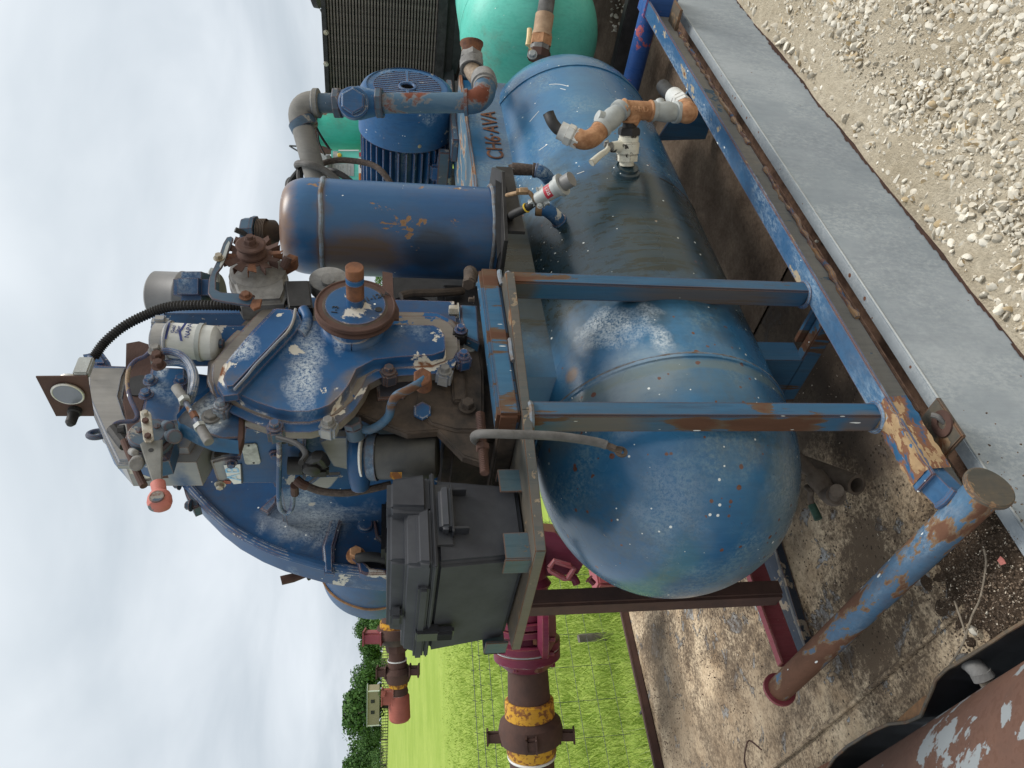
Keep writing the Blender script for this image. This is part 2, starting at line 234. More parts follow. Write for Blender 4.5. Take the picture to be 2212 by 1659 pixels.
M['duct_dusty']=paint('dusty_grey_duct',(.14,.14,.135),(.23,.215,.19),chip=.42,prim=(.06,.10,.14),rust=.5,rustc=(.05,.09,.14),scale=10,grime=.4,grimec=(.26,.22,.17),wear=.3,rough=.75)
M['duct_rusted']=paint('rust_over_blue_duct',(.025,.08,.15),(.09,.15,.20),chip=.50,prim=(.15,.16,.17),rust=.75,rustc=(.13,.042,.025),scale=9,grime=.2,specks=.4,wear=.3,hot=[(D(850,205,2.58),.12,.08),(D(930,205,2.57),.16,.12),(D(1035,195,2.58),.12,.2)])
M['rust_flaked']=paint('flaked_grey_on_rust',(.10,.055,.042),(.15,.08,.055),chip=.60,prim=(.24,.26,.27),rust=-1.2,scale=9,grime=.3,grimec=(.25,.19,.12),wear=0,rough=.8,gloss=.2)
M['trough_black']=simple('glossy_black_trough',(.022,.025,.03),.28,0,.4,5,(.035,.04,.048),.0006,.7)
M['dusty_brown']=simple('dusty_brown_pipe',(.135,.105,.08),.85,0,.3,30,(.085,.062,.045),.001)
M['green_dull']=simple('dull_green_grip',(.05,.11,.075),.7,0,.3,40)
M['tan_dull']=simple('dull_tan_ferrule',(.40,.27,.17),.7,0,.3,24,(.28,.18,.11))
M['braid_tan']=simple('tan_ribbed_hose',(.30,.23,.16),.6,0,.4,60,(.16,.115,.08),.002)
M['orange_print']=simple('orange_print',(.7,.17,.03),.5,0,.1,20)
def deckmat():
    m,t,b=newmat('peeling_deck_paint'); tc=N(t,'ShaderNodeTexCoord'); v=tc.outputs['Object']
    n=noise_(t,v,8.5,11,.66,.6); big=noise_(t,v,1.7,5,.6); fine=noise_(t,v,85,5,.78); mid=noise_(t,v,24,8,.7)
    tan=mixc(t,ramp(t,noise_(t,v,5,8,.7),.32,.68),(.34,.235,.14),(.74,.60,.42))
    tan=mixc(t,mth(t,'MULTIPLY',ramp(t,fine,.45,.65),.45),tan,(.15,.105,.07))
    gr=mixc(t,ramp(t,mid,.3,.7),(.25,.25,.245),(.44,.44,.43))
    k=mth(t,'ADD',mth(t,'ADD',n,mth(t,'MULTIPLY',mth(t,'SUBTRACT',big,.5),.9)),mth(t,'MULTIPLY',mth(t,'SUBTRACT',mid,.5),.16))
    pm=ramp(t,k,.625,.632); ed=ramp(t,k,.605,.625)
    col=mixc(t,mth(t,'MULTIPLY',ed,.75),tan,(.06,.047,.036)); col=mixc(t,pm,col,gr)
    col=mixc(t,mth(t,'MULTIPLY',mth(t,'MULTIPLY',ramp(t,mid,.58,.62),pm),.8),col,(.36,.29,.2))
    d0=noise_(t,v,1.9,9,.72,.5); dirt=ramp(t,mth(t,'ADD',d0,mth(t,'MULTIPLY',mth(t,'SUBTRACT',fine,.5),.5)),.43,.58)
    col=mixc(t,mth(t,'MULTIPLY',dirt,.9),col,mixc(t,fine,(.025,.017,.012),(.13,.09,.06)))
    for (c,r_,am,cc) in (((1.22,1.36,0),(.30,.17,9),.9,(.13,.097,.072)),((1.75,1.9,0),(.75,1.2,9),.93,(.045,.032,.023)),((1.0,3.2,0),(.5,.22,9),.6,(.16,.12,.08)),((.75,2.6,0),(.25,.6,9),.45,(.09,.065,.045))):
        sb=N(t,'ShaderNodeVectorMath'); sb.operation='SUBTRACT'; L(t,v,sb.inputs[0]); sb.inputs[1].default_value=c
        dv_=N(t,'ShaderNodeVectorMath'); dv_.operation='DIVIDE'; L(t,sb.outputs[0],dv_.inputs[0]); dv_.inputs[1].default_value=r_
        ln=N(t,'ShaderNodeVectorMath'); ln.operation='LENGTH'; L(t,dv_.outputs[0],ln.inputs[0])
        q=mth(t,'ADD',ln.outputs['Value'],mth(t,'MULTIPLY',mth(t,'SUBTRACT',noise_(t,v,6,7,.7),.5),.9)); col=mixc(t,mth(t,'MULTIPLY',ramp(t,q,.7,1.0,(1,1,1,1),(0,0,0,1)),am),col,cc)
    vo=N(t,'ShaderNodeTexVoronoi'); vo.inputs['Scale'].default_value=75; L(t,v,vo.inputs['Vector']); c2=N(t,'ShaderNodeSeparateColor'); L(t,vo.outputs['Color'],c2.inputs[0])
    sp=mth(t,'MULTIPLY',mth(t,'LESS_THAN',vo.outputs['Distance'],mth(t,'MULTIPLY',c2.outputs[1],.3)),mth(t,'GREATER_THAN',noise_(t,v,4,6,.7),.47)); col=mixc(t,mth(t,'MULTIPLY',sp,.85),col,(.035,.025,.018))
    L(t,col,b.inputs['Base Color']); b.inputs['Roughness'].default_value=.85; b.inputs['Specular IOR Level'].default_value=.2
    bump(t,b,mth(t,'ADD',mth(t,'MULTIPLY',pm,.6),mth(t,'MULTIPLY',fine,.5)),.005,.9); return m
M['deck']=deckmat()
def groundmat(name,a,c,sc,bd,d2=None):
    m,t,b=newmat(name); tc=N(t,'ShaderNodeTexCoord'); v=tc.outputs['Object']
    n=noise_(t,v,sc,8,.65); f=noise_(t,v,sc*14,6,.75); f2=noise_(t,v,sc*60,4,.7)
    col=mixc(t,ramp(t,n,.35,.65),a,c); col=mixc(t,mth(t,'MULTIPLY',ramp(t,f,.4,.7),.5),col,d2 or tuple(x*.55 for x in a))
    L(t,col,b.inputs['Base Color']); b.inputs['Roughness'].default_value=.95; b.inputs['Specular IOR Level'].default_value=.1
    bump(t,b,mth(t,'ADD',f,mth(t,'MULTIPLY',f2,.5)),bd,.9); return m
M['gravel_sand']=groundmat('sandy_gravel_bed',(.56,.48,.35),(.72,.64,.50),2.2,.03,(.30,.24,.16))
M['stone']=None
def stonemat():
    m,t,b=newmat('limestone_pebble'); tc=N(t,'ShaderNodeTexCoord'); v=tc.outputs['Object']
    g=N(t,'ShaderNodeNewGeometry'); r=g.outputs['Random Per Island']
    a=mixc(t,ramp(t,r,.0,.9),(.50,.44,.34),(.82,.77,.66)); a=mixc(t,mth(t,'GREATER_THAN',r,.93),a,(.50,.38,.22))
    a=mixc(t,mth(t,'MULTIPLY',ramp(t,noise_(t,v,60,6,.7),.4,.65),.35),a,(.26,.25,.23)); L(t,a,b.inputs['Base Color'])
    b.inputs['Roughness'].default_value=.9; b.inputs['Specular IOR Level'].default_value=.2; bump(t,b,noise_(t,v,120,5,.7),.003,.6); return m
M['stone']=stonemat()
def debrismat():
    m,t,b=newmat('loose_dirt_crumbs'); g=N(t,'ShaderNodeNewGeometry'); r=g.outputs['Random Per Island']
    a=mixc(t,ramp(t,r,.1,.8),(.055,.038,.027),(.17,.12,.08)); a=mixc(t,mth(t,'GREATER_THAN',r,.93),a,(.55,.48,.38)); L(t,a,b.inputs['Base Color']); b.inputs['Roughness'].default_value=.95
    return m
M['crumb']=debrismat()
M['dirt']=groundmat('dark_leafy_dirt',(.085,.06,.042),(.14,.10,.07),6,.012,(.035,.025,.02))
M['dark_floor']=groundmat('oily_brown_floor',(.10,.07,.05),(.27,.20,.145),4.5,.012,(.022,.016,.012))
M['grass_ground']=groundmat('mown_field',(.24,.33,.055),(.33,.41,.09),.35,.004,(.19,.27,.045))
def leafmat(name,a,c):
    m,t,b=newmat(name); g=N(t,'ShaderNodeNewGeometry'); r=g.outputs['Random Per Island']
    L(t,mixc(t,r,a,c),b.inputs['Base Color']); b.inputs['Roughness'].default_value=.7; b.inputs['Specular IOR Level'].default_value=.15
    return m
M['blade']=leafmat('grass_blades',(.22,.33,.05),(.38,.46,.11))
M['dry_blade']=leafmat('dry_grass_blades',(.38,.40,.2),(.6,.6,.42))
M['leaf1']=leafmat('oak_leaves',(.035,.085,.022),(.085,.165,.045)); M['leaf2']=leafmat('scrub_leaves',(.05,.12,.035),(.12,.21,.06))
M['bark']=simple('bark',(.12,.10,.08),.95)
# ------------------------------------------------------------------ mesh helpers
COL=C.collection
def align(d):
    return Vector(d).to_track_quat('Z','Y').to_matrix()
class MB:
    def __init__(s): s.bm=bmesh.new()
    def box(s,c,size,rot=None,bev=0,seg=2):
        r=bmesh.ops.create_cube(s.bm,size=1); vs=r['verts']; rot=rot or Matrix.Identity(3)
        for v in vs: v.co=rot@Vector((v.co.x*size[0],v.co.y*size[1],v.co.z*size[2]))+Vector(c)
        if bev: 
            es={e for v in vs for e in v.link_edges}; bmesh.ops.bevel(s.bm,geom=list(es),offset=bev,segments=seg,affect='EDGES',clamp_overlap=True)
        return s
    def lo(s,a,b,bev=0): 
        a=Vector(a);b=Vector(b); return s.box((a+b)/2,[abs(b[i]-a[i]) for i in range(3)],None,bev)
    def prism(s,pts,vec,bev=0,seg=3,bevback=False):
        vec=Vector(vec); n=len(pts)
        a=[s.bm.verts.new(Vector(p)) for p in pts]; b=[s.bm.verts.new(Vector(p)+vec) for p in pts]
        f1=s.bm.faces.new(a); f2=s.bm.faces.new(b[::-1]); side=[]
        for i in range(n): side.append(s.bm.faces.new((a[i],b[i],b[(i+1)%n],a[(i+1)%n])))
        bmesh.ops.recalc_face_normals(s.bm,faces=[f1,f2]+side)
        if bev:
            es=list(f2.edges)+(list(f1.edges) if bevback else [])
            bmesh.ops.bevel(s.bm,geom=es,offset=bev,segments=seg,affect='EDGES',clamp_overlap=True)
        return s
    def lathe(s,o,ax,prof,seg=32,cap=True):
        o=Vector(o); q=align(ax); rings=[]
        for t,r in prof:
            if r<1e-5: rings.append([s.bm.verts.new(o+q@Vector((0,0,t)))])
            else: rings.append([s.bm.verts.new(o+q@Vector((r*math.cos(2*math.pi*i/seg),r*math.sin(2*math.pi*i/seg),t))) for i in range(seg)])
        fs=[]
        for A,B in zip(rings,rings[1:]):
            for i in range(seg):
                j=(i+1)%seg
                if len(A)==1 and len(B)==1: continue
                if len(A)==1: fs.append(s.bm.faces.new((A[0],B[j],B[i])))
                elif len(B)==1: fs.append(s.bm.faces.new((A[i],A[j],B[0])))
                else: fs.append(s.bm.faces.new((A[i],A[j],B[j],B[i])))
        if cap:
            for r in (rings[0],rings[-1]):
                if len(r)>1: fs.append(s.bm.faces.new(r))
        bmesh.ops.recalc_face_normals(s.bm,faces=fs)
        return s
    def cyl(s,a,b,r,r2=None,seg=24,ch=.0):
        a=Vector(a);b=Vector(b); l=(b-a).length; r2=r if r2 is None else r2
        pr=[(0,r),(l,r2)] if not ch else [(0,r-ch),(ch,r),(l-ch,r2),(l,r2-ch)]
        return s.lathe(a,b-a,pr,seg)
    def hexa(s,a,ax,r,h,ch=.15):
        ax=Vector(ax).normalized(); return s.lathe(a,ax,[(0,r),(h*(1-ch),r),(h,r*.86)],6)
    def bolt(s,a,ax,r,h=None,wash=True):
        ax=Vector(ax).normalized(); a=Vector(a); h=h or r*1.1
        if wash: s.lathe(a,ax,[(0,r*1.45),(r*.22,r*1.4)],16)
        return s.hexa(a+ax*r*.2,ax,r,h)
    def tube(s,pts,r,seg=12,smooth=6,caps=True,rf=None):
        pts=[Vector(p) for p in pts]
        if smooth and len(pts)>2:
            q=[]; n=len(pts)
            for i in range(n-1):
                p0=pts[max(i-1,0)];p1=pts[i];p2=pts[i+1];p3=pts[min(i+2,n-1)]
                for k in range(smooth):
                    t=k/smooth; q.append(.5*((2*p1)+(p2-p0)*t+(2*p0-5*p1+4*p2-p3)*t*t+(3*p1-3*p2+p3-p0)*t**3))
            q.append(pts[-1]); pts=q
        rings=[]; up=None
        for i,p in enumerate(pts):
            d=(pts[min(i+1,len(pts)-1)]-pts[max(i-1,0)]).normalized()
            if up is None: up=d.orthogonal().normalized()
            else: up=(up-d*up.dot(d)).normalized()
            sd=d.cross(up); rr=r if rf is None else rf(i,len(pts))*r
            rings.append([s.bm.verts.new(p+rr*(math.cos(2*math.pi*k/seg)*up+math.sin(2*math.pi*k/seg)*sd)) for k in range(seg)])
        fs=[]
        for A,B in zip(rings,rings[1:]):
            for k in range(seg): fs.append(s.bm.faces.new((A[k],A[(k+1)%seg],B[(k+1)%seg],B[k])))
        if caps: fs+= [s.bm.faces.new(rings[0]),s.bm.faces.new(rings[-1])]
        bmesh.ops.recalc_face_normals(s.bm,faces=fs); return s
    def ball(s,c,r,sc=(1,1,1),u=20,v=12,rot=None):
        q=bmesh.ops.create_uvsphere(s.bm,u_segments=u,v_segments=v,radius=r)
        for w_ in q['verts']:
            p=Vector((w_.co.x*sc[0],w_.co.y*sc[1],w_.co.z*sc[2])); w_.co=(rot@p if rot else p)+Vector(c)
        return s
    def torus(s,c,ax,Rr,r,a0=0,a1=360,seg=40,ts=10,squash=1):
        q=align(ax); full=(a1-a0)>=360; n=seg
        pts=[Vector(c)+q@Vector((Rr*math.cos(R(a0+(a1-a0)*i/n)),Rr*math.sin(R(a0+(a1-a0)*i/n)),0)) for i in range(n+1)]
        return s.tube(pts,r,ts,0,not full)
    def build(s,name,mat,parent=None,sharp=32,jit=0):
        if jit:
            for v in s.bm.verts:
                v.co+=Vector(noise.noise_vector(v.co*18))*jit
        me=bpy.data.meshes.new(name); s.bm.to_mesh(me); s.bm.free()
        me.materials.append(M[mat] if isinstance(mat,str) else mat); me.shade_smooth(); me.set_sharp_from_angle(angle=R(sharp))
        o=bpy.data.objects.new(name,me); COL.objects.link(o)
        if parent:
            o.parent=parent; o.matrix_parent_inverse=Matrix.Translation(-WL(parent))
        return o
def WL(o):
    l=Vector(o.location)
    return l if not o.parent else Vector((0,0,0)) if o.type=='MESH' else l
def thing(name,label,cat,loc,group=None):
    o=bpy.data.objects.new(name,None); COL.objects.link(o); o.location=Vector(loc); o.empty_display_size=.1
    o['label']=label; o['category']=cat
    if group: o['group']=group
    return o
def tag(o,label,cat,group=None):
    o['label']=label; o['category']=cat
    if group: o['group']=group
    return o
def struct(o): o['kind']='structure'; return o
def stuff(o,label=None,cat=None):
    o['kind']='stuff'
    if label: o['label']=label; o['category']=cat
    return o
def text(body,size,o,xdir,ydir,mat,parent,name='lettering',ext=.0006,bevel=0):
    cu=bpy.data.curves.new('t','FONT'); cu.body=body; cu.size=size; cu.extrude=ext; cu.bevel_depth=bevel; cu.align_x='CENTER'; cu.align_y='CENTER'
    ob=bpy.data.objects.new('t',cu); me=bpy.data.meshes.new_from_object(ob)
    x=Vector(xdir).normalized(); y=Vector(ydir).normalized(); z=x.cross(y); mt=Matrix((x,y,z)).transposed().to_4x4(); mt.translation=Vector(o)
    me.transform(mt); bpy.data.objects.remove(ob); me.materials.clear(); me.materials.append(M[mat])
    q=bpy.data.objects.new(name,me); COL.objects.link(q); q.parent=parent; q.matrix_parent_inverse=Matrix.Translation(-WL(parent)); return q
def elbow(a,corner,b,n=8):
    a=Vector(a);b=Vector(b);c=Vector(corner); return [(1-t)**2*a+2*t*(1-t)*c+t*t*b for t in [i/n for i in range(n+1)]]
def WL(o): return Vector(o.location) if o.type=='EMPTY' else Vector((0,0,0))
X_,Y_,Z_=Vector((1,0,0)),Vector((0,1,0)),Vector((0,0,1))
# ================================================================== SETTING
GZ=-.33      # gravel level
# gravel bed: one wide sheet, finely bumped near the deck
mb=MB(); bm=mb.bm
nx,ny=150,110; grid=[]
for j in range(ny+1):
    row=[]
    for i in range(nx+1):
        x=-2+8*i/nx; y=-3.2+4.33*j/ny
        h=.010*noise.noise(Vector((x*5,y*5,0)))+.006*noise.noise(Vector((x*21,y*21,3)))
        h+=.03*max(0,(y-.93)/.2)*(.5+.5*noise.noise(Vector((x*3,0,9))))
        row.append(bm.verts.new((x,y,GZ+h)))
    grid.append(row)
for j in range(ny):
    for i in range(nx): bm.faces.new((grid[j][i],grid[j][i+1],grid[j+1][i+1],grid[j+1][i]))
struct(mb.build('gravel_ground','gravel_sand',None,60))
mb=MB(); mb.bm.faces.new([mb.bm.verts.new(p) for p in ((-60,-80,GZ-.02),(60,-80,GZ-.02),(60,1.13,GZ-.02),(-60,1.13,GZ-.02))])
struct(mb.build('gravel_yard','gravel_sand'))
# loose stones
ico=bmesh.new(); bmesh.ops.create_icosphere(ico,subdivisions=1,radius=1); IV=[v.co.copy() for v in ico.verts]; IF=[[v.index for v in f.verts] for f in ico.faces]; ico.free()
ico=bmesh.new(); bmesh.ops.create_icosphere(ico,subdivisions=2,radius=1); IV2=[v.co.copy() for v in ico.verts]; IF2=[[v.index for v in f.verts] for f in ico.faces]; ico.free()
def stones(name,items,mat):
    V=[];F=[]
    for (x,y,z,r) in items:
        iv,fi=(IV2,IF2) if r>.012 else (IV,IF)
        b=len(V); s=Vector((random.uniform(.8,1.35),random.uniform(.7,1.0),random.uniform(.45,.75)))*r
        q=Quaternion((random.gauss(0,1),random.gauss(0,1),random.gauss(0,1),random.gauss(0,1))).normalized() if r<.02 else Quaternion((0,0,1),random.uniform(0,6.28))@Quaternion((1,0,0),random.uniform(-.4,.4))
        sd=random.uniform(0,99); cut=[(Vector((random.gauss(0,1),random.gauss(0,1),random.gauss(0,1))).normalized(),random.uniform(.42,.75)) for _ in range(7)]
        for v in iv:
            p=v.copy()
            for nrm,dd in cut:
                t=p.dot(nrm)
                if t>dd: p-=nrm*(t-dd)*1.0
            p*=1+.10*noise.noise(p*1.7+Vector((sd,0,0)))
            p=Vector((p.x*s.x,p.y*s.y,p.z*s.z)); V.append(q@p+Vector((x,y,z)))
        F+=[[i+b for i in f] for f in fi]
    me=bpy.data.meshes.new(name); me.from_pydata(V,[],F); me.materials.append(M[mat]); me.shade_smooth(); me.set_sharp_from_angle(angle=R(28))
    o=bpy.data.objects.new(name,me); COL.objects.link(o); return o
it=[]
for k in range(120000):
    x=random.uniform(.2,4.6); y=random.uniform(-1.9,1.10)
    if y<1.02-.35*0: pass
    dn=noise.noise(Vector((x*1.9,y*1.9,1)))+.5*noise.noise(Vector((x*5,y*5,7)))
    if random.random()>.42+1.5*max(0,dn+.12): continue
    big=dn>-.2 and random.random()<(.25 if dn>.05 else .10)
    r=random.uniform(.007,.019) if big else abs(random.gauss(0,.0042))+.0028
    if big and x>2.6: r*=random.uniform(.8,1.2)
    it.append((x,y,GZ+r*random.uniform(-.15,.28),r))
for k in range(230):  # stones heaped against the side
    x=random.uniform(.8,4.4); it.append((x,1.10-abs(random.gauss(0,.018))-.01,GZ+.004+random.uniform(0,.012),random.uniform(.004,.019)))
stuff(stones('loose_gravel',it,'stone'),'pale limestone gravel strewn over the sandy ground beside the grey deck side','gravel')
# ---- steel deck the machines stand on
deck=thing('flatbed_deck','long peeling grey and tan steel deck carrying the blue compressor beside the gravel','steel deck',(1.5,2.3,0))
mb=MB()
# outer side sheet with its folded lip
mb.lo((.16,1.113,-.40),(9,1.119,.0)); side=mb.build('side_sheet','grey_side',deck)
mb=MB(); mb.lo((.16,1.113,-.001),(9,1.150,.006),.0025); mb.build('top_lip','grey_side',deck)
mb=MB(); mb.tube([(.16,1.1135,.001),(3,1.1135,.001),(9,1.1135,.001)],.0026,8,0); o=mb.build('worn_edge','alloy_light',deck)
mb=MB(); bm=mb.bm
for k in range(220):   # rusted ragged foot of the side sheet
    x=.2+k*.024; h=.018+.022*abs(noise.noise(Vector((x*4,0,2))))+.01*random.random()
    v=[bm.verts.new(p) for p in ((x,1.1115,GZ-.03),(x+.0241,1.1115,GZ-.03),(x+.0241,1.1115,GZ+h*.9),(x,1.1115,GZ+h))]; bm.faces.new(v)
mb.build('rusted_foot','rust_brown',deck)
# rusty trough just inside the lip
mb=MB(); mb.lo((.40,1.150,-.075),(9,1.156,-.002)); mb.lo((.40,1.156,-.075),(9,1.24,-.062)); mb.build('edge_trough','trough_rust',deck,jit=.004)
edge=[(2300,1290),(2212,1344),(2150,1382),(2090,1420),(2050,1443),(2022,1470),(2008,1505),(1990,1548),(1960,1560),(1920,1564),(1880,1583),(1830,1614),(1805,1636),(1785,1664),(1740,1700),(1640,1760)]
EP=[]
for i in range(len(edge)-1):
    for k in range(6): t=k/6; EP.append(P(edge[i][0]+(edge[i+1][0]-edge[i][0])*t,edge[i][1]+(edge[i+1][1]-edge[i][1])*t,'Z',.030))
def edgex(y):
    if y<=EP[0].y: return EP[0].x
    for a,b in zip(EP,EP[1:]):
        if min(a.y,b.y)<=y<=max(a.y,b.y) and abs(b.y-a.y)>1e-6: return a.x+(b.x-a.x)*(y-a.y)/(b.y-a.y)
    return EP[-1].x
# deck plates with seams
seams=[-.2,.588,1.75,2.6,3.8,5.2,7.0]
for i,(a,b) in enumerate(zip(seams,seams[1:])):
    mb=MB(); bm=mb.bm; n1_,n2_=40,50; g=[]
    for j in range(n2_+1):
        rw=[]
        for k in range(n1_+1):
            y=1.235+(3.50-1.235)*j/n2_; a_=a if i else edgex(y)+.004; x=a_+.001+(b-a_-.002)*k/n1_
            zz_=-.012+.010*noise.noise(Vector((x*2.1,y*1.3,4)))-(.006 if i%2 else 0)
            zz_+=.012*math.exp(-((y-3.40)/.05)**2)
            rw.append(bm.verts.new((x,y,zz_)))
        g.append(rw)
    for j in range(n2_):
        for k in range(n1_): bm.faces.new((g[j][k],g[j][k+1],g[j+1][k+1],g[j+1][k]))
    mb.build('deck_plate','deck' if b<1.76 else 'dark_floor',deck,60)
mb=MB(); mb.lo((.54,1.24,-.10),(7,3.50,-.045)); mb.build('deck_bed','dark_floor',deck)
mb=MB(); mb.prism([P(x,y,'Z',.012) for x,y in ((1600,1150),(1665,1150),(1748,1420),(1703,1448))],(0,0,-.03),.004); mb.build('cross_bar','bar_flaked',deck,jit=.003)
mb=MB(); mb.tube([P(x,y,'Z',.006) for x,y in ((1668,1150),(1705,1290),(1752,1425))],.008,8,4); mb.build('cross_bar_lip','alloy',deck,jit=.002)
mb=MB(); mb.tube([(.62,1.30,-.012),(.60,2.2,-.010),(.61,3.4,-.012)],.007,8,6); mb.build('deck_crease','deck',deck)
mb=MB(); mb.lo((-.3,3.50,-.02),(7,3.53,.02),.004); mb.lo((-.3,3.53,-.30),(7,3.56,-.03),.003); mb.lo((-.3,3.56,-.13),(1.2,3.80,-.115),.003); mb.build('back_beam','rust_brown',deck,jit=.004)
mb=MB(); mb.prism([(1.18,3.555,-.19),(1.18,3.68,-.19),(1.18,3.68,-.02),(1.18,3.555,-.02)],(.01,0,0)); mb.lo((.25,3.74,-.19),(1.75,3.76,-.10)); mb.build('back_rail','black_oily',deck)
mb=MB(); mb.box((1.93,3.60,.02),(.24,.14,.16),None,.01); mb.build('stake_pocket','pink_paint',deck)
# dirt pile and litter on the deck
mb=MB(); bm=mb.bm; g=[]
for j in range(40):
    rw=[]
    for k in range(40):
        y=1.13+.33*j/39; x=max(.44,edgex(y)+.004)+.30*k/39; u=(x-.62)/.19; v_=(y-1.24)/.14
        hgt=.026*math.exp(-(u*u+v_*v_)*.8)+.012*noise.noise(Vector((x*30,y*30,1)))-.022
        rw.append(bm.verts.new((x,y,hgt)))
    g.append(rw)
for j in range(39):
    for k in range(39): bm.faces.new((g[j][k],g[j][k+1],g[j+1][k+1],g[j+1][k]))
stuff(mb.build('leaf_dirt','dirt',None,60),'dark damp dirt heaped in the near deck corner beside the capped pipe end','dirt')
it=[]
for k in range(2600):
    u=random.gauss(0,.11); v_=random.gauss(0,.09)
    if .62+u>edgex(1.26+v_)+.006: it.append((.62+u,1.26+v_,-.006+.02*math.exp(-(u*u+v_*v_)*60)+random.uniform(0,.004),random.uniform(.0012,.0042)))
for k in range(3800):
    x=random.uniform(.5,1.6); y=random.uniform(1.3,3.45)
    if noise.noise(Vector((x*2.2,y*2.2,5)))+random.uniform(-.3,.3)<.06: continue
    it.append((x,y,-.008,random.uniform(.001,.0042)))
o=stones('deck_crumbs',it,'crumb'); stuff(o,'scattered dirt crumbs and chips lying over the peeling deck','debris')
def pebble(x,y,z,r,lab,mat='stone'):
    o=stones('pebble',[(x,y,z,r)],mat); tag(o,lab,'pebble','loose pebbles on the deck')
p=P(2108,1362,'Z',.0); pebble(p.x,p.y,.008,.012,'white pebble beside the twig near the black hose edge')
p=P(2135,1325,'Z',.0); pebble(p.x,p.y,.004,.006,'small pale pebble in the dirt right of the twigs')
p=P(1767,522,'Z',-.05); pebble(p.x,p.y+.0,-.045,.009,'tiny white stone lying in the rusty trough inside the grey side')
p=P(1780,1055,'Z',.0); pebble(p.x,p.y,.002,.006,'pale chip on the deck beyond the capped pipe')
for pts,lab in (([(2125,1185),(2130,1220),(2118,1290),(2100,1330),(2080,1390),(2050,1438)],'long pale dry twig lying on the dirt near the black hose edge'),
                ([(2062,1298),(2075,1335),(2085,1365),(2088,1380)],'short forked twig crossing the long pale one')):
    mb=MB(); mb.tube([P(x,y,'Z',.016) for x,y in pts],.0022,6,4); tag(mb.build('twig','wood_dry'),lab,'twig')
mb=MB(); c0=P(2165,1213,'Z',.02); mb.prism([c0+Vector(q) for q in ((-.008,-.006,0),(.0,-.009,.002),(.010,-.004,0),(.006,.006,.003),(-.004,.008,0))],(0,0,.0008)); tag(mb.build('red_leaf','pink'),'small pinkish red leaf on the dark dirt in the near corner','leaf')
mb=MB(); mb.tube([P(1645,1620,'Z',.0),P(1620,1600,'Z',.02),P(1612,1612,'Z',.035),P(1608,1640,'Z',.03),P(1612,1659,'Z',.0)],.0028,8,6); tag(mb.build('wire_loop','rust_brown'),'rusty wire loop standing on the far deck near the frame edge','wire')
# ---- field, fence, trees
GF=-.9
mb=MB(); bm=mb.bm; g=[]
xs=[-60+140*i/60 for i in range(61)]; ys=[3.56,3.9,4.3,4.8,5.5,6.5,8,10,13,17,23,32,45,65,95,140,200]
for y in ys:
    g.append([bm.verts.new((x,y,(GF+.03*noise.noise(Vector((x*.9,y*.9,0))) if y<12 else GF)+max(0,y-20)*.009)) for x in xs])
for j in range(len(ys)-1):
    for k in range(60): bm.faces.new((g[j][k],g[j][k+1],g[j+1][k+1],g[j+1][k]))
struct(mb.build('grass_field','grass_ground',None,60))
mb=MB(); mb.bm.faces.new([mb.bm.verts.new(p) for p in ((-400,3.5,-1.0),(600,3.5,-1.0),(600,650,-1.0),(-400,650,-1.0))]); struct(mb.build('far_ground','grass_ground'))
V=[];F=[]
def blade(x,y,z,h,w_,lean):
    b=len(V); a=random.uniform(0,6.28); dx,dy=math.cos(a)*w_,math.sin(a)*w_; a2=random.uniform(0,6.28); lx,ly=math.cos(a2)*lean,math.sin(a2)*lean
    V.extend([(x-dx,y-dy,z),(x+dx,y+dy,z),(x+lx*.45+dx*.7,y+ly*.45+dy*.7,z+h*.6),(x+lx*.45-dx*.7,y+ly*.45-dy*.7,z+h*.6),(x+lx,y+ly,z+h)]); F.extend([(b,b+1,b+2,b+3),(b+3,b+2,b+4)])
for k in range(120000):
    t=random.random()**2.0; y=3.75+t*26; x=random.uniform(-.8,1)*0+ y*random.uniform(-.12,.62)
    h=random.uniform(.08,.24)*(1+.7*noise.noise(Vector((x*2,y*2,3))))*(1-.75*t); blade(x,y,GF-.01,h*(1 if y<8 else 1.1),.0016+.00035*y,random.uniform(.03,.16))
me=bpy.data.meshes.new('field_grass'); me.from_pydata(V,[],F); me.materials.append(M['blade']); o=bpy.data.objects.new('field_grass',me); COL.objects.link(o); stuff(o,'bright green grass growing behind the deck and wire fence','grass')
V=[];F=[]
for k in range(900):
    c=random.choice([(1.25,3.95),(1.0,3.9),(.75,3.95),(.6,4.1),(1.45,4.2)]); blade(c[0]+random.gauss(0,.13),c[1]+random.gauss(0,.09),GF,random.uniform(.35,.75),.0035,random.uniform(.15,.4))
me=bpy.data.meshes.new('dry_weeds'); me.from_pydata(V,[],F); me.materials.append(M['dry_blade']); o=bpy.data.objects.new('dry_weeds',me); COL.objects.link(o); stuff(o,'tangle of pale dry weeds against the far edge of the deck','weeds')
FY=6.4
fence=thing('wire_fence','woven wire fence with three barbed strands running across the green field','fence',(2,FY,GF))
zs=[]
for (x,y) in ((1037,1659),(1055,1659),(1075,1659)):
    z=P(x,y,'Y',FY).z; mb=MB(); mb.tube([(xx,FY,z+.012*math.sin(xx*1.3+x)) for xx in [-2+.6*i for i in range(22)]],.003,5,2); 
    for i in range(70):
        xx=-1+.13*i; mb.tube([(xx,FY,z-.02),(xx+.012,FY-.006,z+.02)],.0025,4,0)
    mb.build('barbed_strand','wire',fence); zs.append(z)
top=zs[-1]-.10
for i in range(9):
    mb=MB(); z=top-.165*i+.0
    if z<GF+.02: break
    mb.tube([(xx,FY+.004,z+.006*math.sin(xx*2+i)) for xx in [-2+.6*k for k in range(22)]],.0024,5,2); mb.build('line_wire','wire',fence)
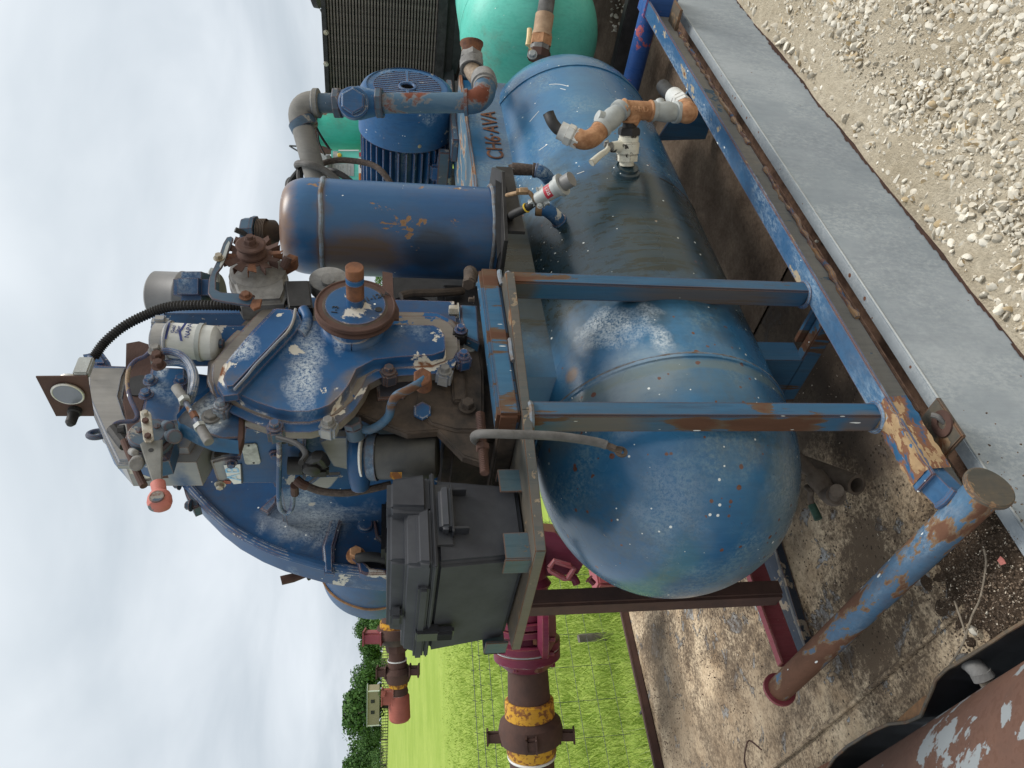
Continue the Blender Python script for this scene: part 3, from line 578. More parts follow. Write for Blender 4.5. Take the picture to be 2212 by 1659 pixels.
for k in range(44):
    mb=MB(); xx=-2+.30*k; mb.tube([(xx+.008*math.sin(k),FY,GF),(xx,FY+.004,(GF+top)/2),(xx+.006*math.cos(k),FY,top)],.0022,5,2); mb.build('stay_wire','wire',fence)
def post(x,y,h,lab):
    mb=MB(); mb.tube([(x,y,GF-.2),(x+.01,y,GF+h*.5),(x,y,GF+h)],.038,10,3); tag(mb.build('fence_post','wood_post',None,jit=.01),lab,'fence post','fence posts')
q=P(1250,1379,'Y',FY+.06); post(q.x,FY+.07,q.z-GF,'grey weathered stump of a fence post behind the lower red pipe')
# tree line
def tree(x,y,z,h,wd,lab,mt='leaf1',nleaf=2600,trunk=True,grp='trees along the far side of the field'):
    t=thing('tree' if trunk else 'bush',lab,'tree' if trunk else 'bush',(x,y,z),grp)
    rnd=random.Random(int(x*100+y)); lobes=[]
    for k in range(9 if trunk else 6):
        a=rnd.uniform(0,6.28); rr=rnd.uniform(0,.33)*wd; lobes.append((Vector((x+math.cos(a)*rr,y+math.sin(a)*rr,z+h*rnd.uniform(.42 if trunk else .3,.8))),rnd.uniform(.17,.27)*wd))
    V=[];F=[]
    for k in range(nleaf):
        c,r=rnd.choice(lobes); d=Vector((rnd.gauss(0,1),rnd.gauss(0,1),rnd.gauss(0,.8))).normalized()*r*rnd.uniform(.55,1.1); p=c+d
        if p.z>z+h: p.z=z+h-rnd.random()*.3
        if p.z<z+h*.05: continue
        s=wd*.019*rnd.uniform(.6,1.6); n=(d+Vector((rnd.gauss(0,.5),rnd.gauss(0,.5),rnd.gauss(0,.5)))*r).normalized(); a=n.orthogonal().normalized(); b_=n.cross(a); i=len(V)
        V.extend([p+a*s,p+b_*s*.8,p-a*s,p-b_*s*.8]); F.append((i,i+1,i+2,i+3))
    me=bpy.data.meshes.new('crown'); me.from_pydata(V,[],F); me.materials.append(M[mt]); o=bpy.data.objects.new('crown',me); COL.objects.link(o); o.parent=t; o.matrix_parent_inverse=Matrix.Translation(-t.location)
    if trunk:
        mb=MB(); mb.tube([(x,y,z-.3),(x+.02*wd,y,z+h*.3),(x,y,z+h*.6)],.028*wd,8,3,rf=lambda i,n:1-.6*i/n); 
        for a in (0,2.1,4.2): mb.tube([(x,y,z+h*.28),(x+math.cos(a)*wd*.15,y+math.sin(a)*wd*.15,z+h*.5),(x+math.cos(a)*wd*.25,y+math.sin(a)*wd*.25,z+h*.65)],.012*wd,6,3)
        mb.build('trunk','bark',t)
def zf(y): return GF+max(0,y-20)*.009
TR=[(1655,741,95,120,'leaf1','large dark oak at the near end of the tree line'),(1600,770,60,118,'leaf1','round oak just short of the shed'),(1530,741,110,112,'leaf1','broad round oak standing over the tan shed'),(1460,757,60,116,'leaf1','small oak beside the tan shed'),
    (1425,785,50,125,'leaf2','pale green young tree in the middle of the line'),(1395,770,60,125,'leaf1','dark tree right of the young pale one'),(1350,760,60,125,'leaf1','dark tree behind the upper red pipe'),(1318,768,40,125,'leaf2','light green tree close to the blue drum'),
    (1580,795,40,112,'leaf2','low yellow green bush left of the shed'),(1500,800,36,110,'leaf2','low bush right of the shed'),(1440,798,50,118,'leaf2','low scrub under the middle trees'),(1370,798,60,120,'leaf2','low scrub under the dark trees'),(1635,796,40,115,'leaf2','low scrub by the near trees')]
for k,(py,px,wpx,dist,mt,lab) in enumerate(TR):
    g_=D(814,py,dist); g_.z=zf(g_.y)-.3; top_=D(px,py,dist).z; wd=wpx/FPX*dist*1.15
    tree(g_.x,g_.y,g_.z,top_-g_.z,wd*1.15,lab,mt,5200 if px<790 else 2400,px<790)
# low far fence / dark hedge line at tree foot
mb=MB()
a=D(812,1659,108); b=D(812,1290,118)
n_=60
for k in range(n_):
    p=a.lerp(b,k/n_); mb.tube([(p.x,p.y,zf(p.y)-.2),(p.x,p.y,zf(p.y)+1.1)],.06,5,0)
for hh in (.4,.75,1.05): mb.tube([(a.x,a.y,zf(a.y)+hh),(b.x,b.y,zf(b.y)+hh)],.03,4,0)
tag(mb.build('field_fence','wood_post'),'distant grey post fence running along the foot of the far trees','fence')
shed=thing('shed','small tan shed with pale trim under the big round oak','shed',D(812,1530,109))
dv=(RT-Z_*RT.z).normalized(); fv=Vector((_f0.x,_f0.y,0)); c=D(803,1530,109); hw=37/FPX*109; z0=D(815,1530,109).z-.3; z1=D(794,1530,109).z
mb=MB(); rot=Matrix((dv,fv,Z_)).transposed(); mb.box(c+Z_*((z0+z1)/2-c.z)+fv*1.2,(2*hw,2.4,z1-z0),rot); M['tanwall']=simple('tan_wall',(.34,.29,.21),.9); wl=mb.build('wall','tanwall',shed)
for s in (-1,1): mb=MB(); mb.box(c+dv*hw*s+Z_*((z0+z1)/2-c.z)-fv*.03,(.16,.1,z1-z0),rot); mb.build('corner_trim','label_white',shed)
mb=MB(); mb.box(c+Z_*(z1-c.z+.06)+fv*1.2,(2*hw+.3,2.8,.14),rot,.02); mb.build('roof','alloy_light',shed)
for s in (-.15,.25): mb=MB(); mb.box(c+dv*hw*s*1.6+Z_*((z0+z1)/2-c.z+.1)-fv*.02,(.5,.06,.55),rot); mb.build('window','black_ink',shed)
# ================================================================== SKID FRAME
fr=thing('skid_frame','blue rusty welded skid frame with capped pipe ends standing on the peeling deck','skid frame',(1.8,1.6,0))
ZR=.158
mb=MB(); mb.prism([(.80,1.092,ZR-.001),(.80,1.150,ZR-.001),(.722,1.150,.128),(.722,1.092,.128)],(0,0,-.035),.003); mb.build('rail_tongue','blue_rail',fr)
mb=MB(); mb.tube([(.735,1.090,.128),(.728,1.12,.134),(.735,1.150,.128)],.007,8,3); mb.build('weld_bead','blue_rail',fr,jit=.003)
mb=MB(); mb.lo((.77,1.088,ZR-.010),(3.24,1.153,ZR),.0025); rail=mb.build('rail','blue_rail',fr)
mb=MB(); mb.lo((.77,1.145,.045),(3.24,1.152,ZR-.01)); mb.build('rail_web','duct_dusty',rail)
mb=MB(); mb.lo((.98,1.140,.038),(3.24,1.166,.046),.002); mb.build('lower_flange','trough_rust',rail,jit=.003)
for (x0_,x1_) in ((1.30,2.02),(2.16,3.1)):
    mb=MB(); k_=int((x1_-x0_)/.012); mb.tube([(x0_+.012*i,1.143+.003*math.sin(i*.3),.050+.004*noise.noise(Vector((i*.5,1,1)))) for i in range(k_)],.0085,8,1,rf=lambda i,n:max(.2,.8+.9*noise.noise(Vector((i*.41,0,3))))); mb.build('scale_ridge','scaled',rail,jit=.007)
mb=MB(); g=[]
for j in range(13):
    g.append([mb.bm.verts.new((.785+.195*i/26, 1.084+.004*noise.noise(Vector((i*.35,0,1)))+.068*j/12, ZR+.002+.004*noise.noise(Vector((i*.4,j*.5,2)))-(.05 if j==0 else 0))) for i in range(27)])
for j in range(12):
    for i in range(26): mb.bm.faces.new((g[j][i],g[j][i+1],g[j+1][i+1],g[j+1][i]))
mb.build('scaled_patch','scaled',rail,60)
# near cross pipe with welded caps
p1=Vector((.705,1.05,.10)); p2=Vector((.705,2.06,.10)); mb=MB(); mb.cyl(p1,p2,.0350,seg=36); cp=mb.build('cross_pipe','blue_pipe',fr)
mb=MB(); mb.lathe(p1-Y_*.012,Y_,[(0,.044),(.003,.0475),(.010,.0475)],40); mb.build('end_cap','plate',cp,jit=.0015)
mb=MB(); mb.lathe(p2,Y_,[(0,.047),(.010,.047),(.013,.040)],36); mb.build('end_cap','pink_paint',cp)
# far cross pipe (red under blue)
a=Vector((3.27,1.10,.125)); b=Vector((3.27,1.95,.125)); mb=MB(); mb.cyl(a,b,.043,seg=24); mb.build('cross_pipe','red_blue',fr)
mb=MB(); mb.lo((3.22,1.06,.03),(3.33,1.16,.165),.004); mb.build('corner_plate','red_blue',fr)
# rear rail
mb=MB(); mb.lo((.74,1.955,.118),(3.25,1.985,.126),.002); mb.lo((.74,1.980,.05),(3.25,1.985,.118)); mb.build('rear_rail','pink_paint',fr)
# posts
def post_(x,y,mat,z1=.955,w_=.042,d_=.055,t='post'):
    mb=MB(); mb.lo((x,y-d_/2+.03,ZR-.002),(x+w_,y+d_/2+.03,z1),.004); return mb.build(t,mat,fr)
post_(.950,1.118,'blue_bar'); post_(1.372,1.118,'blue_bar')
for x in (.95,1.372):
    mb=MB(); mb.torus((x+.021,1.148,.950),Z_,.030,.006,seg=20,ts=6); mb.build('weld_bead','weld',fr,jit=.004)
    mb=MB(); mb.torus((x+.021,1.148,ZR+.003),Z_,.032,.006,seg=20,ts=6); mb.build('weld_bead','blue_rail',fr,jit=.005)
mb=MB(); mb.lo((.905,1.86,.10),(.945,1.868,.955)); mb.lo((.897,1.868,.10),(.905,1.92,.955)); mb.build('rear_post','rust_brown',fr)
post_(1.40,1.90,'rust_brown')
# gusset ledges under tank / small cross braces
mb=MB(); mb.lo((1.30,1.150,.085),(1.335,1.47,.135),.003); mb.build('brace','blue_bar',fr)
mb=MB(); mb.prism([(1.34,1.155,.15),(1.34,1.27,.15),(1.34,1.27,.02),(1.34,1.155,.02)],(.012,0,0)); mb.build('gusset','blue_bar',fr)
mb=MB(); mb.prism([(2.55,1.155,.15),(2.55,1.36,.21),(2.55,1.34,.02),(2.55,1.155,.02)],(.012,0,0)); mb.build('gusset','blue_bar',fr)
# tie-down plates by the side
for (x,lab) in ((.90,0),(3.13,1)):
    mb=MB(); mb.lo((x-.055,1.06,.052),(x+.055,1.19,.064),.003); tp=mb.build('tie_plate','plate',fr)
    if not lab:
        mb=MB(); c=(x+.0,1.085,.064); mb.lathe(c,Z_,[(0,.030),(.004,.029),(.004,.013),(.0,.012)],24,False); mb.build('washer','rust_brown',tp)
        mb=MB(); mb.tube([(x+.0,1.083,.06),(x+.012,1.076,.075),(x+.02,1.08,.083)],.006,8,3); mb.build('bent_bolt','alloy',tp)
# top plate: thick flame-cut plate that carries engine front and battery
TPZ=.951
corner=Vector((.617,1.098,0)); pl=[(1.47,1.098),(.617,1.098),(.56,1.20),(.60,1.58),(.93,1.62),(1.47,1.62)]
_c=P(1180,1190,'Z',TPZ); _l=P(1124,1402,'Z',TPZ); _m=P(1147,885,'Z',TPZ); _r=P(1111,588,'Z',TPZ); pl=[(_r.x,_r.y),(_m.x,_m.y),(_c.x,_c.y),(_l.x,_l.y),(.93,1.62),(1.06,1.30),(1.425,1.2)]; print('plate',pl)
mb=MB(); mb.prism([(x,y,TPZ) for x,y in pl],(0,0,.020),.0015,2); tplate=mb.build('top_plate','plate',fr,jit=.0012)
for a_,b_ in zip(pl[:3],pl[1:4]):
    d_=Vector((b_[0]-a_[0],b_[1]-a_[1],0)).normalized(); n_=Vector((d_.y,-d_.x,0)); n_=n_ if n_.dot(Vector((-.5,-1,0)))>0 else -n_; a_=Vector((*a_,0))+d_*.001+n_*.0015; b_=Vector((*b_,0))-d_*.001+n_*.0015
    mb=MB(); mb.prism([a_+Z_*(TPZ+.0015),b_+Z_*(TPZ+.0015),b_+Z_*(TPZ+.0185),a_+Z_*(TPZ+.0185)],-n_*.002); mb.build('cut_edge','cut_edge',tplate)
for (x0,x1) in ((1.36,1.41),(1.10,1.17)):
    mb=MB(); mb.tube([(x0,1.120,TPZ+.022),((x0+x1)/2,1.118,TPZ+.024),(x1,1.120,TPZ+.022)],.006,8,4); mb.build('weld_bead','weld',tplate,jit=.004)
mb=MB(); mb.lo((.955,1.125,TPZ+.021),(1.430,1.185,TPZ+.070),.007); mb.build('front_beam','blue_bar',fr)
mb=MB(); mb.lo((.955,1.60,TPZ-.06),(1.43,1.66,TPZ+.065),.006); mb.lo((.955,1.185,TPZ+.02),(.985,1.60,TPZ+.06),.004); mb.build('under_beam','brown_grime',fr)
# battery angle brackets
def bracket(c,wx,wy,h,corner_dir,mat='plate'):
    mb=MB(); t=.004
    mb.lo(c,(c[0]+wx,c[1]+t*corner_dir[1],c[2]+h)); mb.lo(c,(c[0]+t*corner_dir[0],c[1]+wy,c[2]+h)); return mb.build('battery_bracket',mat,fr)
# ================================================================== RECEIVER TANK
tk=thing('receiver_tank','big blue horizontal air tank with rounded near end, slung inside the skid frame','air tank',(1.93,1.5,.17))
TY,TZ,TR_=1.50,.516,.34; X0,X1=1.165,2.70
def prof_dome(L_,n=14): return [(L_*(1-math.cos(i/n*math.pi/2)**.88),TR_*math.sin(i/n*math.pi/2)**.90) for i in range(n+1)]
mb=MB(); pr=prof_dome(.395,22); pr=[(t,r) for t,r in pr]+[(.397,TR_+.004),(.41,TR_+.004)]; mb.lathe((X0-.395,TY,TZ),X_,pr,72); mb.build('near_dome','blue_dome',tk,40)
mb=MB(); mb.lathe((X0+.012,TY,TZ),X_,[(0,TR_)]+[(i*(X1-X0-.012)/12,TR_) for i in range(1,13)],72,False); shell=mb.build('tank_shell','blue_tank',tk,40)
mb=MB(); mb.torus((X0+.012,TY,TZ),X_,TR_+.001,.004,seg=96,ts=8); mb.build('weld_seam','weld',shell,jit=.001)
mb=MB(); mb.torus((1.98,TY,TZ),X_,TR_-.002,.0035,200,285,seg=40,ts=6); mb.build('scratched_seam','brown_grime',shell,jit=.002)
pr=[(0,TR_+.004),(.02,TR_+.004)]+[(.02+.36-t,r) for t,r in reversed([(.36*(1-math.cos(i/14*math.pi/2)),TR_*math.sin(i/14*math.pi/2)) for i in range(15)])]
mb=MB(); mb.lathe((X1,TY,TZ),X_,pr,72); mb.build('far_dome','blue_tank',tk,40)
# saddle box on top
sad=[(1.20,.775),(1.265,.72),(2.86,.72),(2.90,.955),(1.52,.955),(1.24,.90)]
SY=1.335
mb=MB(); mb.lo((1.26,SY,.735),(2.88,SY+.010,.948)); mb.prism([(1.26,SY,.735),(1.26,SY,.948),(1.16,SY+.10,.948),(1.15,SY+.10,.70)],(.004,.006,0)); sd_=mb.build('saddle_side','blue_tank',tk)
mb=MB(); mb.lo((1.16,SY-.002,.948),(2.92,1.70,.960),.002); mb.build('saddle_top','blue_flaked',sd_)
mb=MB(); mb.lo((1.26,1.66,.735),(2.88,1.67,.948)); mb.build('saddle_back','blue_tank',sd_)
mb=MB(); mb.tube([(x,SY-.001+.002*math.sin(x*40),.762+.003*math.sin(x*17)) for x in [1.24+.03*i for i in range(56)]],.006,8,1); mb.build('weld_seam','blue_duct',sd_,jit=.003)
mb=MB(); mb.tube([(x,SY-.002,.952) for x in [1.5+.02*i for i in range(71)]],.0045,8,1,rf=lambda i,n:.6+.5*abs(noise.noise(Vector((i*.5,0,0))))); mb.build('rusty_edge','blue_flaked',sd_,jit=.003)
mb=MB(); mb.tube([P(x,y,'Y',SY-.012) for x,y in ((1236,835),(1243,846),(1250,852))],.009,8,3); mb.build('weld_lump','tan_iron',sd_,jit=.006)
text('CH6·AVA',.082,P(1064,290,'Y',SY-.002),(1,0,0),(0,0,1),'rust',sd_,'bead_lettering',.0003,.0009)
mb=MB(); q0=P(1043,164,'Y',SY+.03)
mb.prism([P(x,y,'X',2.90) for x,y in ((996,130),(1030,128),(1045,145),(1058,178),(1000,178))],(.008,0,0)); mb.build('end_plate','blue_duct',sd_)
# foot under near end
mb=MB(); mb.lo((1.30,1.30,.13),(1.37,1.70,.30)); mb.build('foot','blue_bar',tk)
# ---- ports on the tank: helper for a point on the shell
def shellpt(x,y):
    r=ray(x,y); oy,oz=CAM.y-TY,CAM.z-TZ; A=r.y**2+r.z**2; B=2*(r.y*oy+r.z*oz); Cc=oy*oy+oz*oz-TR_**2; dd=max(B*B-4*A*Cc,0); t=(-B-math.sqrt(dd))/2/A; p=CAM+r*t
    return p,Vector((0,p.y-TY,p.z-TZ)).normalized()
# paint dashes and spatter drips left on the shell
for (a,b_) in (((1164,240),(1144,263)),((1183,312),(1164,325)),((1186,183),(1228,187)),((1210,191),(1222,194)),((1246,376),(1262,370)),((1190,368),(1180,374))):
    n_=6
    pts=[shellpt(a[0]+(b_[0]-a[0])*i/n_,a[1]+(b_[1]-a[1])*i/n_-(3*math.sin(i/n_*3.1) if a[0]==1186 else 0)) for i in range(n_+1)]
    mb=MB(); mb.tube([p-n*.0006 for p,n in pts],.0017,6,2); mb.build('white_paint_dash','label_white',shell)
# ================================================================== MANIFOLD on the tank
base,bn=shellpt(1352,372)
mf=thing('valve_manifold','manifold of flaking white ball valve, rusty tee and cut black hoses on the tank','pipe manifold',base)
dm=2.05
dist=(base-CAM).dot(FWD)
def Q(x,y,dz=0): return D(x,y,dist+dz)
mb=MB(); mb.lathe(base-bn*.01,bn,[(0,.046),(.018,.042),(.022,.036),(.030,.034)],32); mb.build('port_boss','blue_tank',mf)
top=Q(1360,268,-.06); ax=(top-base).normalized()
def along(t): return base+ax*t
Lm=(top-base).length
mb=MB(); mb.cyl(along(.02),along(Lm*.42),.022); mb.build('nipple','white_paint',mf)
mb=MB(); mb.lathe(along(Lm*.26),ax,[(0,.024),(.003,.029),(Lm*.12,.030),(Lm*.14,.034),(Lm*.36,.0345),(Lm*.38,.031),(Lm*.50,.030),(Lm*.53,.026)],28); mb.build('ball_valve','white_paint',mf)
mb=MB(); mb.hexa(along(Lm*.24),ax,.033,.022); mb.build('valve_hex','white_paint',mf)
mb=MB(); mb.hexa(along(Lm*.78),ax,.034,.022,.3); mb.cyl(along(Lm*.80),along(Lm*1.12),.021); mb.build('union_nut','black_oily',mf)
vs=Q(1335,316,-.05); mb=MB(); mb.cyl(Q(1348,316,-.04),Q(1320,318,-.06),.020,.015); mb.build('stem_housing','white_paint',mf)
mb=MB(); mb.cyl(Q(1320,317,-.06),Q(1312,318,-.065),.012); mb.bolt(Q(1314,312,-.065),-DN,.010); mb.build('stem_nut','alloy',mf)
mb=MB(); a_=Q(1313,322,-.07); b_=Q(1278,352,-.09); mb.tube([Q(1310,305,-.065),a_,Q(1296,336,-.08),b_],.010,12,4,rf=lambda i,n:.65+.55*i/n); mb.build('lever','white_paint',mf)
# tee
tc_=along(Lm+.075) ; ta,tb=Q(1347,237,-.08),Q(1404,240,-.06)
tm=(ta+tb)/2; dd=(tb-ta).normalized()
mb=MB(); mb.cyl(ta,tb,.0275,seg=28); mb.cyl(tm,along(Lm*1.03),.025,seg=28); mb.torus(ta,dd,.027,.0055,seg=28,ts=8); mb.torus(tb,dd,.027,.0055,seg=28,ts=8); mb.torus(along(Lm*1.06),ax,.025,.004,seg=28,ts=8); tee=mb.build('tee','tan_iron',mf)
mb=MB(); mb.cyl(ta-dd*.0065,ta-dd*.0005,.0185); mb.build('bore','black_ink',tee)
text('WARD',.024,Q(1376,236,-.115),dd,-RT*.0+(-dd).cross(FWD)*-1,'tan_iron',tee,'cast_lettering',.0015)
# right check valve and elbow with hose (upright right)
c1a,c1b=tb+dd*.001,Q(1465,243,-.03)
mb=MB(); l=(c1b-c1a).length; mb.lathe(c1a,c1b-c1a,[(0,.030),(.012,.031),(.016,.025),(l*.35,.028),(l*.6,.031),(l*.8,.027),(l-.014,.026),(l-.013,.032),(l,.032)],6 if 0 else 26); cv=mb.build('check_valve','alloy_light',mf)
mb=MB(); mb.cyl(Q(1427,237,-.05),Q(1425,218,-.04),.017,.014); mb.build('valve_cap','alloy_light',cv)
mb=MB(); mb.tube(elbow(c1b-dd*.004,Q(1490,243,-.02),Q(1472,224,.09),8),.030,20,0); mb.ball(Q(1484,243,-.035),.033); mb.build('elbow','tan_iron',mf)
mb=MB(); e1=Q(1478,228,.03); e2=Q(1455,207,.13); mb.lathe(e1,e2-e1,[(0,.027),(.02,.028),(.022,.031),(.045,.031),(.047,.027),((e2-e1).length,.026)],6); mb.cyl(e1.lerp(e2,.4),e2,.028); mb.build('hose_fitting','white_filter',mf)
mb=MB(); mb.tube([e2,Q(1447,202,.16),Q(1437,193,.22),Q(1432,186,.25)],.023,16,4); mb.build('cut_hose','rubber',mf)
# left check valve and elbow with hose (upright lower-left)
c2a=Q(1343,235,-.09); c2b=Q(1296,281,-.13); d2=(c2b-c2a).normalized(); l=(c2b-c2a).length
mb=MB(); mb.cyl(c2a-d2*.012,c2a+d2*.008,.022); mb.build('nipple','tan_iron',mf)
mb=MB(); mb.lathe(c2a,d2,[(0,.031),(.016,.031),(.018,.025),(l*.4,.031),(l*.65,.030),(l-.018,.024),(l-.016,.030),(l,.030)],24); cv=mb.build('check_valve','alloy_light',mf)
mb=MB(); mb.cyl(Q(1305,258,-.12),Q(1290,250,-.13),.021,.017); mb.build('valve_cap','alloy_light',cv)
mb=MB(); mb.tube(elbow(c2b-d2*.003,Q(1273,314,-.16),Q(1246,297,-.15),10),.0275,20,0); mb.build('elbow','tan_iron',mf)
f1,f2=Q(1252,302,-.15),Q(1209,281,-.15); mb=MB(); l=(f2-f1).length; mb.lathe(f1,f2-f1,[(0,.029),(.018,.029),(.019,.026),(.024,.031),(.042,.031),(.043,.026)],6); mb.cyl(f1.lerp(f2,.5),f2,.026,seg=24); mb.build('hose_fitting','white_filter',mf)
mb=MB(); mb.tube([f2,Q(1203,277,-.15),Q(1193,264,-.15),Q(1186,248,-.14),Q(1184,243,-.14)],.0165,16,5); mb.build('cut_hose','rubber',mf)
# relief valve with blue elbow
b0,n0=shellpt(1184,387); rv=thing('relief_valve','small brown relief valve on a glossy blue elbow near the saddle weld','valve',b0); dr=(b0-CAM).dot(FWD)
def q_(x,y,dz=0,d=dr): return D(x,y,d+dz)
mb=MB(); mb.tube([b0-n0*.01,q_(1180,380,-.02),q_(1168,371,-.05),q_(1157,368,-.05)],.021,16,5); mb.torus(q_(1158,368,-.05),(q_(1170,371,-.05)-q_(1157,368,-.05)),.020,.004,seg=20,ts=6); mb.build('elbow','blue',rv)
mb=MB(); a,b=q_(1158,368,-.05),q_(1098,364,-.05); l=(b-a).length; mb.lathe(a,b-a,[(0,.021),(.01,.023),(.012,.017),(.03,.018),(l-.03,.019),(l-.012,.019),(l-.010,.014),(l,.012)],20); mb.build('valve_body','braid',rv)
mb=MB(); mb.torus(q_(1103,367,-.06),RT,.014,.0012,seg=20,ts=5); mb.build('pull_ring','alloy',rv)
b0,n0=shellpt(1208,478); te=thing('tank_elbow','short dark blue elbow fitting with open collar below the grey plug','elbow',b0); d3=(b0-CAM).dot(FWD)
mb=MB(); mb.lathe(b0-n0*.008,n0,[(0,.026),(.012,.024)],20); mb.tube([b0,D(1198,466,d3-.03),D(1182,454,d3-.05),D(1170,451,d3-.05)],.0205,16,5); mb.build('elbow','blue',te)
mb=MB(); a=D(1171,451,d3-.05); b=D(1159,450,d3-.05); mb.cyl(a,b,.022,seg=20); mb.torus(b,b-a,.018,.004,seg=20,ts=6); mb.build('collar','brass',te)
# grey electrical plug
pg0=D(1160,432,1.93); pg1=D(1235,386,1.86); pd=(pg1-pg0).normalized(); PL=(pg1-pg0).length
pg=thing('power_plug','pale grey locking plug with red label on a black cable above the tank','plug',pg0)
mb=MB(); mb.lathe(pg0,pd,[(0,.014),(.004,.018),(PL*.26,.019),(PL*.27,.0205),(PL*.5,.0215),(PL*.51,.0225),(PL*.66,.0245),(PL*.665,.0295),(PL*.75,.0295),(PL*.755,.024),(PL*.76,.021)],28); bd=mb.build('plug_body','alloy_light',pg)
mb=MB(); mb.cyl(pg0+pd*PL*.74,pg1,.0195,seg=28); mb.cyl(pg1-pd*.002,pg1+pd*.001,.0,.0); mb.build('connector_sleeve','grey_can',pg)
mb=MB(); nn=(-FWD-pd*(-FWD).dot(pd)).normalized(); mm_=pd.cross(nn); g=[]
for t_ in (0,.013,.026): g.append([mb.bm.verts.new(pg0+pd*(PL*.33+t_)+(nn*math.cos(R(a))+mm_*math.sin(R(a)))*(.0217+t_*.01)) for a in range(-50,51,10)])
for j_ in (0,1):
    for k_ in range(10): mb.bm.faces.new((g[j_][k_],g[j_][k_+1],g[j_+1][k_+1],g[j_+1][k_]))
rl=mb.build('label_band','red_ink',pg)
text('1225',.012,pg0+pd*(PL*.33+.013)+nn*.0224,mm_,pd,'label_white',rl,'lettering',.0003)
for s in (1,-1):
    mb=MB(); mb.box(pg0+pd*.02+pd.cross(FWD)*.023*s,(.018,.014,.022),Matrix((pd,pd.cross(FWD),FWD)).transposed(),.004); mb.build('clamp_ear','alloy_light',pg)
mb=MB(); a=pg0+pd*.012-pd.cross(FWD)*-.034; mb.bolt(pg0-pd*.0+pd.cross(FWD)*-.024+FWD*-.012,-FWD,.006); mb.hexa(pg0-pd*.008,-pd,.0125,.016); mb.build('cable_gland','alloy_light',pg)
mb=MB(); mb.tube([pg0-pd*.012,D(1150,440,1.94),D(1136,450,1.95),D(1110,462,1.98),D(1100,470,2.02)],.011,12,5); mb.build('cable','rubber',pg)
mb=MB(); c=D(1137,449,1.945); mb.torus(c,(D(1110,462,1.98)-D(1150,440,1.94)),.0115,.0022,seg=20,ts=6); mb.build('cable_tie','yellow_plastic',pg)
mb=MB(); mb.tube([pg0-pd*.005+DN*0,D(1140,414,1.93),D(1112,418,1.95),D(1095,422,1.98)],.006,10,4); mb.lathe(D(1140,413,1.93),-DN,[(0,.010),(.02,.010),(.022,.008),(.03,.008)],6); mb.build('copper_line','brass',pg)
# ================================================================== SEPARATOR
SC=Vector((1.787,1.285,0)); SR=.134; sz0,sz1=.937,1.532
sp=thing('separator_vessel','tall blue and rust stained upright cylinder with domed top behind the alternator','pressure vessel',(SC.x,SC.y,sz0))
mb=MB(); pr=[(0,SR+.004),(.012,SR+.004),(.016,SR),(sz1-sz0-.09,SR)]+[(sz1-sz0-.085+.085*math.sin(i/12*math.pi/2),.002+(SR-.002)*math.cos(i/12*math.pi/2)**.34) for i in range(13)]
mb.lathe((SC.x,SC.y,sz0),Z_,pr,64); body=mb.build('vessel_shell','sep',sp,38)
mb=MB(); mb.torus((SC.x,SC.y,sz1-.115),Z_,SR+.001,.0065,seg=90,ts=8); mb.build('weld_band','weld',body,jit=.004)
mb=MB(); mb.torus((SC.x,SC.y,sz0+.012),Z_,SR+.004,.006,seg=90,ts=8); mb.build('base_weld','weld',body,jit=.004)
mb=MB(); pts=[(.0,-.21),(.17,-.12),(.20,.05),(.12,.17),(-.12,.17),(-.2,.05),(-.19,-.12)]; mb.prism([(SC.x+x,SC.y+y,sz0-.012) for x,y in pts],(0,0,.011),.002); 
mb.lo((SC.x-.16,SC.y-.13,sz0-.06),(SC.x+.16,SC.y-.12,sz0-.012)); mb.build('base_flange','black_oily',sp)
mb=MB(); a=P(1064,395,'Z',.93); fx=[D(x,y,2.02) for x,y in ((1071,388),(1093,400),(1098,418),(1088,432),(1098,470),(1092,520),(1074,560),(1070,470))]; mb.prism(fx,FWD*.012,.001); mb.build('bent_bracket','black_oily',sp,jit=.003)
# neck with cap
na=D(590,500,2.06); nb=D(533,500,2.05)
mb=MB(); mb.cyl(D(592,503,2.1),D(552,502,2.06),.036,seg=28); 
for i in range(6): mb.torus(D(560+i*3.3,502,2.06),DN,.0365,.0018,seg=28,ts=5)
mb.build('threaded_neck','brown_grime',sp)
mb=MB(); mb.lathe(D(556,502,2.06),-DN,[(0,.046),(.010,.047),(.011,.042),(.035,.041),(.039,.036)],8); mb.build('fill_cap','blue_duct',sp)
mb=MB(); mb.tube([D(536,508,2.03),D(522,502,2.02),D(508,496,2.01)],.0075,10,3); mb.build('cap_handle','black_oily',sp)
# drain valve
mb=MB(); a=D(1014,592,1.93); b=D(1014,612,1.88); mb.lathe(D(1030,596,1.95),D(1002,596,1.93)-D(1030,596,1.95),[(0,.012),(.01,.022),(.022,.024),(.03,.018)],14); mb.cyl(D(1016,588,1.98),D(1014,612,1.87),.018,.016,14); mb.hexa(D(1012,610,1.88),(D(1006,616,1.86)-D(1010,604,1.90)),.017,.016); mb.build('drain_valve','brown_grime',sp,jit=.003)
